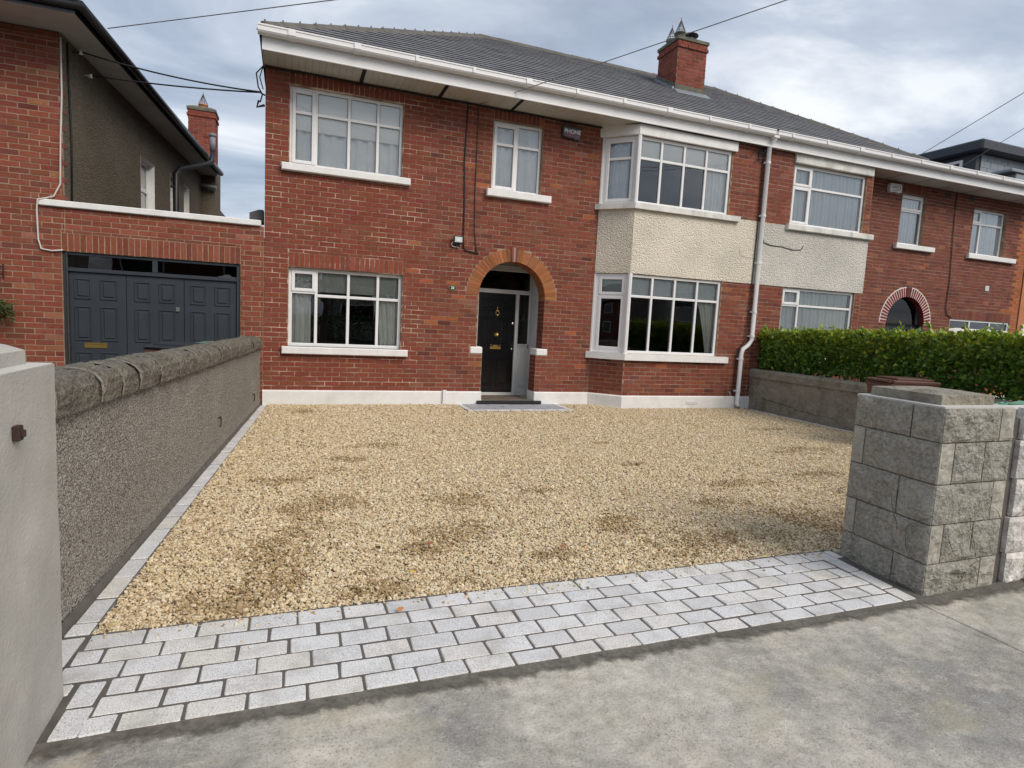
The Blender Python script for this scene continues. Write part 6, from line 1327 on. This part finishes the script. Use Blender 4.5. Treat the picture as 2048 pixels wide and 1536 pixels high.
q = MB(); q.tube([(8.50, -.52, .36), (8.50, -.60, .36), (8.50, -.625, .33), (8.50, -.63, .29)], .016, 8); single('overflow_pipe', q, 'cable_grey', 'short bent overflow pipe poking from the brick beside the downpipe', 'pipe')
# hanging basket
bk = thing('hanging_basket', 'dark hanging basket of trailing plants on the brick wall', 'basket', (-3.86, -.22, 1.2))
q = MB(); q.tube([(-3.82, -.015, 1.82), (-3.82, -.015, 2.02)], .012, 6); q.tube([(-3.82, -.015, 1.98), (-3.95, -.2, 1.97)], .008, 6); q.tube([(-3.82, -.015, 1.84), (-3.88, -.1, 1.95)], .007, 6); put('bracket', q, 'rust', bk)
q = MB(); q.lathe([(.02, 0), (.10, .03), (.15, .09), (.165, .14), (.15, .14), (.02, .1)], (-3.90, -.2, 1.27), 'z', 18); put('bowl', q, 'bark', bk)
for k in range(3): t = 2.1 * k + .4; q = MB(); q.tube([(-3.90 + .16 * math.cos(t), -.2 + .16 * math.sin(t), 1.40), (-3.92, -.2, 1.95)], .003, 4); put('chain', q, 'chrome', bk)
n = 900; th = np.random.uniform(0, 6.28, n); rr = np.sqrt(np.random.rand(n)) * .24; Pq = np.stack([-3.90 + rr * np.cos(th), -.2 + rr * np.sin(th) * .75, 1.42 + .10 * np.random.rand(n) - .28 * (rr / .24) ** 2 * np.random.rand(n)], 1)
Dq = np.stack([np.cos(th), np.sin(th), np.random.normal(-.1, .6, n)], 1); Dq /= np.linalg.norm(Dq, axis=1)[:, None]; gq = np.random.rand(n); leaves_obj('plants', Pq, Dq, np.random.uniform(.03, .055, n), np.stack([.06 + .05 * gq, .085 + .06 * gq, .025 + .02 * gq], 1), bk)
# junction bundle under the gutter by the downpipe, weeds at its foot
q = MB()
for k in range(14):
    p = Vector((8.83 + random.gauss(0, .04), -.53, 5.22)); pts = [tuple(p)]
    for j in range(5): p = p + Vector((random.gauss(0, .04), random.uniform(-.01, .006), random.gauss(-.015, .05))); pts.append(tuple(p))
    q.tube(pts, .006, 5)
single('cable_tangle', q, 'cable_black', 'tangle of black cable ends below the gutter by the downpipe', 'cable')
# insulator and cable bracket on the corner of the house
q = MB(); q.tube([(-.43, .05, 4.90), (-.52, .02, 4.93)], .012, 6); q.tube([(-.44, .05, 4.75), (-.55, .02, 4.70), (-.52, .02, 4.80)], .02, 6); q.tube([(-.46, .03, 5.33), (-.56, .02, 5.2), (-.53, .02, 5.0), (-.47, .02, 4.9), (-.50, .02, 4.78)], .011, 6); q.tube([(-.46, .03, 5.33), (-.51, .02, 5.15), (-.46, .03, 4.98)], .009, 6); single('cable_bracket', q, 'cable_black', 'black cable clamp and loops on the upper corner of the brick house', 'bracket')
for (s, z, lab) in ((.44, 5.19, 'white porcelain insulator higher up on the pebbledash gable'), (.80, 4.99, 'white porcelain insulator lower down on the pebbledash gable')):
    q = MB(); q.tube([LSP(s, .0, z), LSP(s, .08, z)], .01, 6); q.lathe([(.01, -.03), (.03, -.025), (.022, 0), (.03, .02), (.01, .03)], LSP(s, .09, z), 'z', 10); single('insulator', q, 'white_pvc', lab, 'insulator', smooth=True)
for z in (4.55, 5.0): q = MB(); q.tube([(-4.10, .0, z), (-4.02, -.08, z)], .01, 6); q.lathe([(.01, -.07), (.045, -.06), (.03, -.01), (.045, .05), (.01, .07)], (-4.0, -.1, z + .1), 'z', 12); single('insulator', q, 'alarm_white', {4.55: 'lower pale insulator on the front of the older brick house', 5.0: 'upper pale insulator on the front of the older brick house'}[z], 'insulator', 'front wall insulators', True)
# overhead wires and their pole
def wire(a, b, sag, r, mat, label, group=None, n=28):
    a, b = Vector(a), Vector(b); q = MB(); q.tube([tuple(a.lerp(b, i / n) - Vector((0, 0, sag * 4 * (i / n) * (1 - i / n)))) for i in range(n + 1)], r, 5); return single('overhead_wire', q, mat, label, 'wire', group, True)
POLE = (10.0, -9.3)
wire((3.03, -.03, 5.32), (POLE[0], POLE[1], 6.70), .0, .007, 'cable_grey', 'service wire rising from above the cables across the slate roof')
wire((-2.51, 0.0, 5.44), (POLE[0], POLE[1], 5.58), .0, .007, 'cable_grey', 'service wire rising from the pebbledash gable into the sky')
wire((13.09, -.7, 5.73), (POLE[0], POLE[1], 7.02), .0, .007, 'cable_grey', 'service wire rising from the neighbouring gutter')
wire((16.9, 1.4, 6.15), (POLE[0], POLE[1], 6.84), .0, .007, 'cable_grey', 'service wire rising from behind the dark dormer')
wire(LSP(.44, .1, 5.20), (-.52, .02, 4.93), .06, .012, 'cable_black', 'twisted cable from the higher gable insulator to the house corner'); wire(LSP(.80, .1, 5.0), (-.52, .02, 4.92), .03, .012, 'cable_black', 'twisted cable from the lower gable insulator to the house corner')
wire((-4.0, -.1, 5.05), LSP(.44, .1, 5.19), .04, .012, 'cable_black', 'cable across the older brick front to the gable corner')
q = MB(); q.tube([(POLE[0], POLE[1], -.1), (POLE[0], POLE[1], 7.4)], [.13, .09], 12); single('utility_pole', q, 'wood_pole', 'wooden utility pole on the pavement carrying the service wires', 'pole')
# gutter corner left behind on the garage roof
q = MB(); q.prism([(-.66, 2.965), (-.45, 2.965), (-.45, 3.17), (-.52, 3.17), (-.66, 3.11)], 'y', .22, .5); single('slate_offcut', q, 'far_roof', 'small slate covered upstand where garage parapet meets the house', 'upstand')
# dormer house beyond the neighbour
dh = thing('dormer_house', 'dark flat roofed dormer with slate hung cheeks beyond the roof', 'house', (21, 4, 0))
DP = lambda x, y, z: (x, y, z)
q = MB(); q.box(18.75, 27, 3.1, 9, 0, 6.0); put('wall', q, 'far_brick', dh)
q = MB(); q.prism([(2.3, 5.4), (9.8, 5.4), (6.0, 8.0)], 'x', 18.6, 27.2); put('roof', q, 'far_roof', dh)
q = MB(); q.box(21.15, 26.5, 3.35, 7.0, 6.0, 7.91); put('dormer_core', q, 'clad_dark', dh)
q = MB(); q.bbox(20.85, 26.8, 3.0, 7.3, 7.90, 8.25, .05); put('dormer_roof', q, 'clad_dark', dh)
DS = Plane((21.35, 3.335, 0), (1, 0, 0), (0, -1, 0)); DL = Plane((21.14, 7.0, 0), (0, -1, 0), (-1, 0, 0))
for k in range(9):
    x = .0 - (.17 if k % 2 else 0)
    while x < 4.6:
        a, b = max(x, 0), x + .34
        if b - a > .05: q = MB(); barP(q, DS, a + .006, b - .006, 6.0 + .21 * k + .006, 6.0 + .21 * (k + 1), -.01, .012 + random.uniform(0, .006), .003); put('slate_tile', q, 'lead', dh)
        x = b
q = MB(); barP(q, DL, 3.16, 3.25, 6.6, 7.76, 0, .05); barP(q, DL, 1.5, 3.16, 7.67, 7.76, 0, .05); put('window_frame', q, 'white_pvc', dh); q = MB(); q.quad(DL(1.5, 6.6, .02), DL(3.17, 6.6, .02), DL(3.17, 7.69, .02), DL(1.5, 7.69, .02)); put('pane', q, 'glass_dark', dh)
q = MB(); q.bbox(20.1, 20.8, 1.6, 2.2, 6.80, 6.90, .02); q.bbox(20.4, 20.78, 1.65, 2.15, 6.2, 6.80, .02); put('vent_hood', q, 'lead', dh)
oh = thing('brick_house', 'orange brick house front beyond the three light garage window', 'house', (21, .2, 0))
q = MB(); q.box(18.47, 24, -.02, .5, 0, 5.3); put('wall', q, 'terracotta', oh)
q = MB(); barP(q, FRONT, 18.60, 19.6, 1.7, 2.2, .03, .06); put('window', q, 'white_pvc', oh)
# low roof edge seen past the chimney breast
q = MB(); q.prism([(-3.4, 4.2), (-1.9, 4.2), (-2.1, 4.62), (-2.65, 5.25), (-3.4, 5.9)], 'y', 13.6, 17); single('rear_outhouse', q, 'far_roof', 'low dark roof end seen beyond the chimney breast', 'roof')

# ================================================================ fallen leaves on the stone
def fallen(x, y, z, ang, size, mat, lab):
    q = MB(); n = 7; L = size; pts = []
    V = [(x, y, z + .006)]
    for k in range(n + 1):
        t = k / n; wd = .42 * math.sin(math.pi * t) ** .8; cx, sy = math.cos(ang), math.sin(ang)
        for s in (-1, 1): px_, py_ = (t - .5) * L, s * wd * L * .8; V.append((x + px_ * cx - py_ * sy, y + px_ * sy + py_ * cx, z + .012 * abs(s) + .008 * math.sin(3 * t)))
    q.add(V, [(1 + 2 * k, 2 + 2 * k, 4 + 2 * k, 3 + 2 * k) for k in range(n)]); single('fallen_leaf', q, mat, lab, 'leaf')
for a in ((.56, -7.46, .004, .7, .05, 'leaf_orange', 'orange fallen leaf lying on the granite setts'), (.70, -7.02, .012, 1.9, .045, 'leaf_yellow', 'yellow fallen leaf on the gravel near the granite setts'), (.906, -6.61, .012, .3, .045, 'leaf_red', 'dark orange fallen leaf on the gravel beside a damp patch'), (1.79, -6.86, .012, 2.4, .05, 'leaf_red', 'red brown fallen leaf on the gravel mid driveway near the setts'), (1.93, -6.93, .012, 1.2, .04, 'leaf_orange', 'small orange leaf beside the red brown leaf on the gravel'), (3.0, -5.68, .012, .2, .05, 'leaf_orange', 'orange leaf on the gravel farther up the driveway'), (4.72, -8.10, -.004, .1, .13, 'bin_green', 'green leaf lying at the foot of the white painted street wall')): fallen(*a)

# ================================================================ the other side of the street (seen in the window glass)
def far_house(x, lab, wallm):
    o = thing('street_house', lab, 'house', (x, -31, 0)); q = MB(); q.box(x - 4.5, x + 4.5, -36, -29, -.1, 5.0); put('wall', q, wallm, o)
    q = MB(); q.prism([(-36.5, 4.9), (-28.5, 4.9), (-32.5, 7.4)], 'x', x - 4.8, x + 4.8); put('roof', q, 'far_roof', o)
    for (a, z, ww, hh) in ((-3, .9, 2.2, 1.4), (2.2, .9, 2.0, 1.4), (-3, 3.3, 2.2, 1.3), (2.2, 3.3, 2.0, 1.3)): q = MB(); q.box(x + a - ww / 2, x + a + ww / 2, -29.0, -28.95, z, z + hh); q.box(x + a - ww / 2 + .1, x + a + ww / 2 - .1, -28.95, -28.94, z + .1, z + hh - .1, 1); put('window', q, ['white_pvc', 'black_gloss'], o)
    q = MB(); q.box(x - .5, x + .5, -29, -28.94, 0, 2.1); put('door', q, 'clad_dark', o)
for x, lab, m_ in ((-17, 'rendered house across the street at the garage end', 'far_render'), (-5, 'brick house across the street facing the arched door', 'far_brick'), (7, 'rendered house across the street facing the bay', 'far_render'), (-29, 'added unseen brick house past the garage end to darken the bay reflection', 'far_brick'), (-41, 'added unseen rendered house farther along the street to darken the bay reflection', 'far_render'), (-53, 'last added unseen brick house along the street to darken the bay reflection', 'far_brick'), (19, 'brick house across the street facing the hedge', 'far_brick'), (31, 'rendered house across the street at the far hedge end', 'far_render')): far_house(x, lab, m_)  # three farthest houses past the garage end added to darken the bay glass
fh = thing('hedge', 'dark clipped hedge along the far side of the street', 'hedge', (6, -22.6, 0)); n = 14000
Ph = np.stack([np.random.uniform(-22, 36, n), -22.6 + np.random.uniform(-.4, .4, n), np.random.rand(n) ** .7 * 1.5], 1); Dh = np.random.normal(0, 1, (n, 3)); Dh /= np.linalg.norm(Dh, axis=1)[:, None]; gq = np.random.rand(n)
leaves_obj('foliage', Ph, Dh, np.random.uniform(.12, .22, n), np.stack([.03 + .02 * gq, .07 + .04 * gq, .015 + .01 * gq], 1), fh)
def tree(x, y, h, rad, lab, seed):
    random.seed(seed); np.random.seed(seed); o = thing('street_tree', lab, 'tree', (x, y, 0), 'trees across the street'); q = MB(); q.tube([(x, y, -.1), (x + .1, y, h * .3), (x, y + .1, h * .6), (x + .1, y, h * .9)], [.18, .13, .08, .02], 8)
    tips = []
    for k in range(12):
        a = k * 2.4; z0 = h * (.3 + .045 * k); p = (x + .05, y, z0); L = rad * random.uniform(.6, 1.0); t = (x + L * math.cos(a), y + L * math.sin(a), z0 + L * .7); q.tube([p, ((p[0] + t[0]) / 2, (p[1] + t[1]) / 2, (p[2] + t[2]) / 2 + .1), t], [.06, .035, .012], 5); tips.append(t)
    put('trunk', q, 'bark', o); n = 2600; i = np.random.randint(0, 12, n); P_ = np.array(tips)[i] + np.random.normal(0, rad * .28, (n, 3)); D_ = np.random.normal(0, 1, (n, 3)); D_ /= np.linalg.norm(D_, axis=1)[:, None]; gq = np.random.rand(n)
    leaves_obj('crown', P_, D_, np.random.uniform(.12, .24, n), np.stack([.05 + .05 * gq, .075 + .05 * gq, .02 + .01 * gq], 1), o)
for k, x in enumerate((-12, 1.5, 13.5, 25)): tree(x, -21.2, 5.6 + .5 * (k % 2), 1.7, ['street tree across the road at the garage end', 'street tree across the road opposite the arch', 'street tree across the road opposite the bay', 'street tree across the road opposite the hedge'][k], 40 + k)
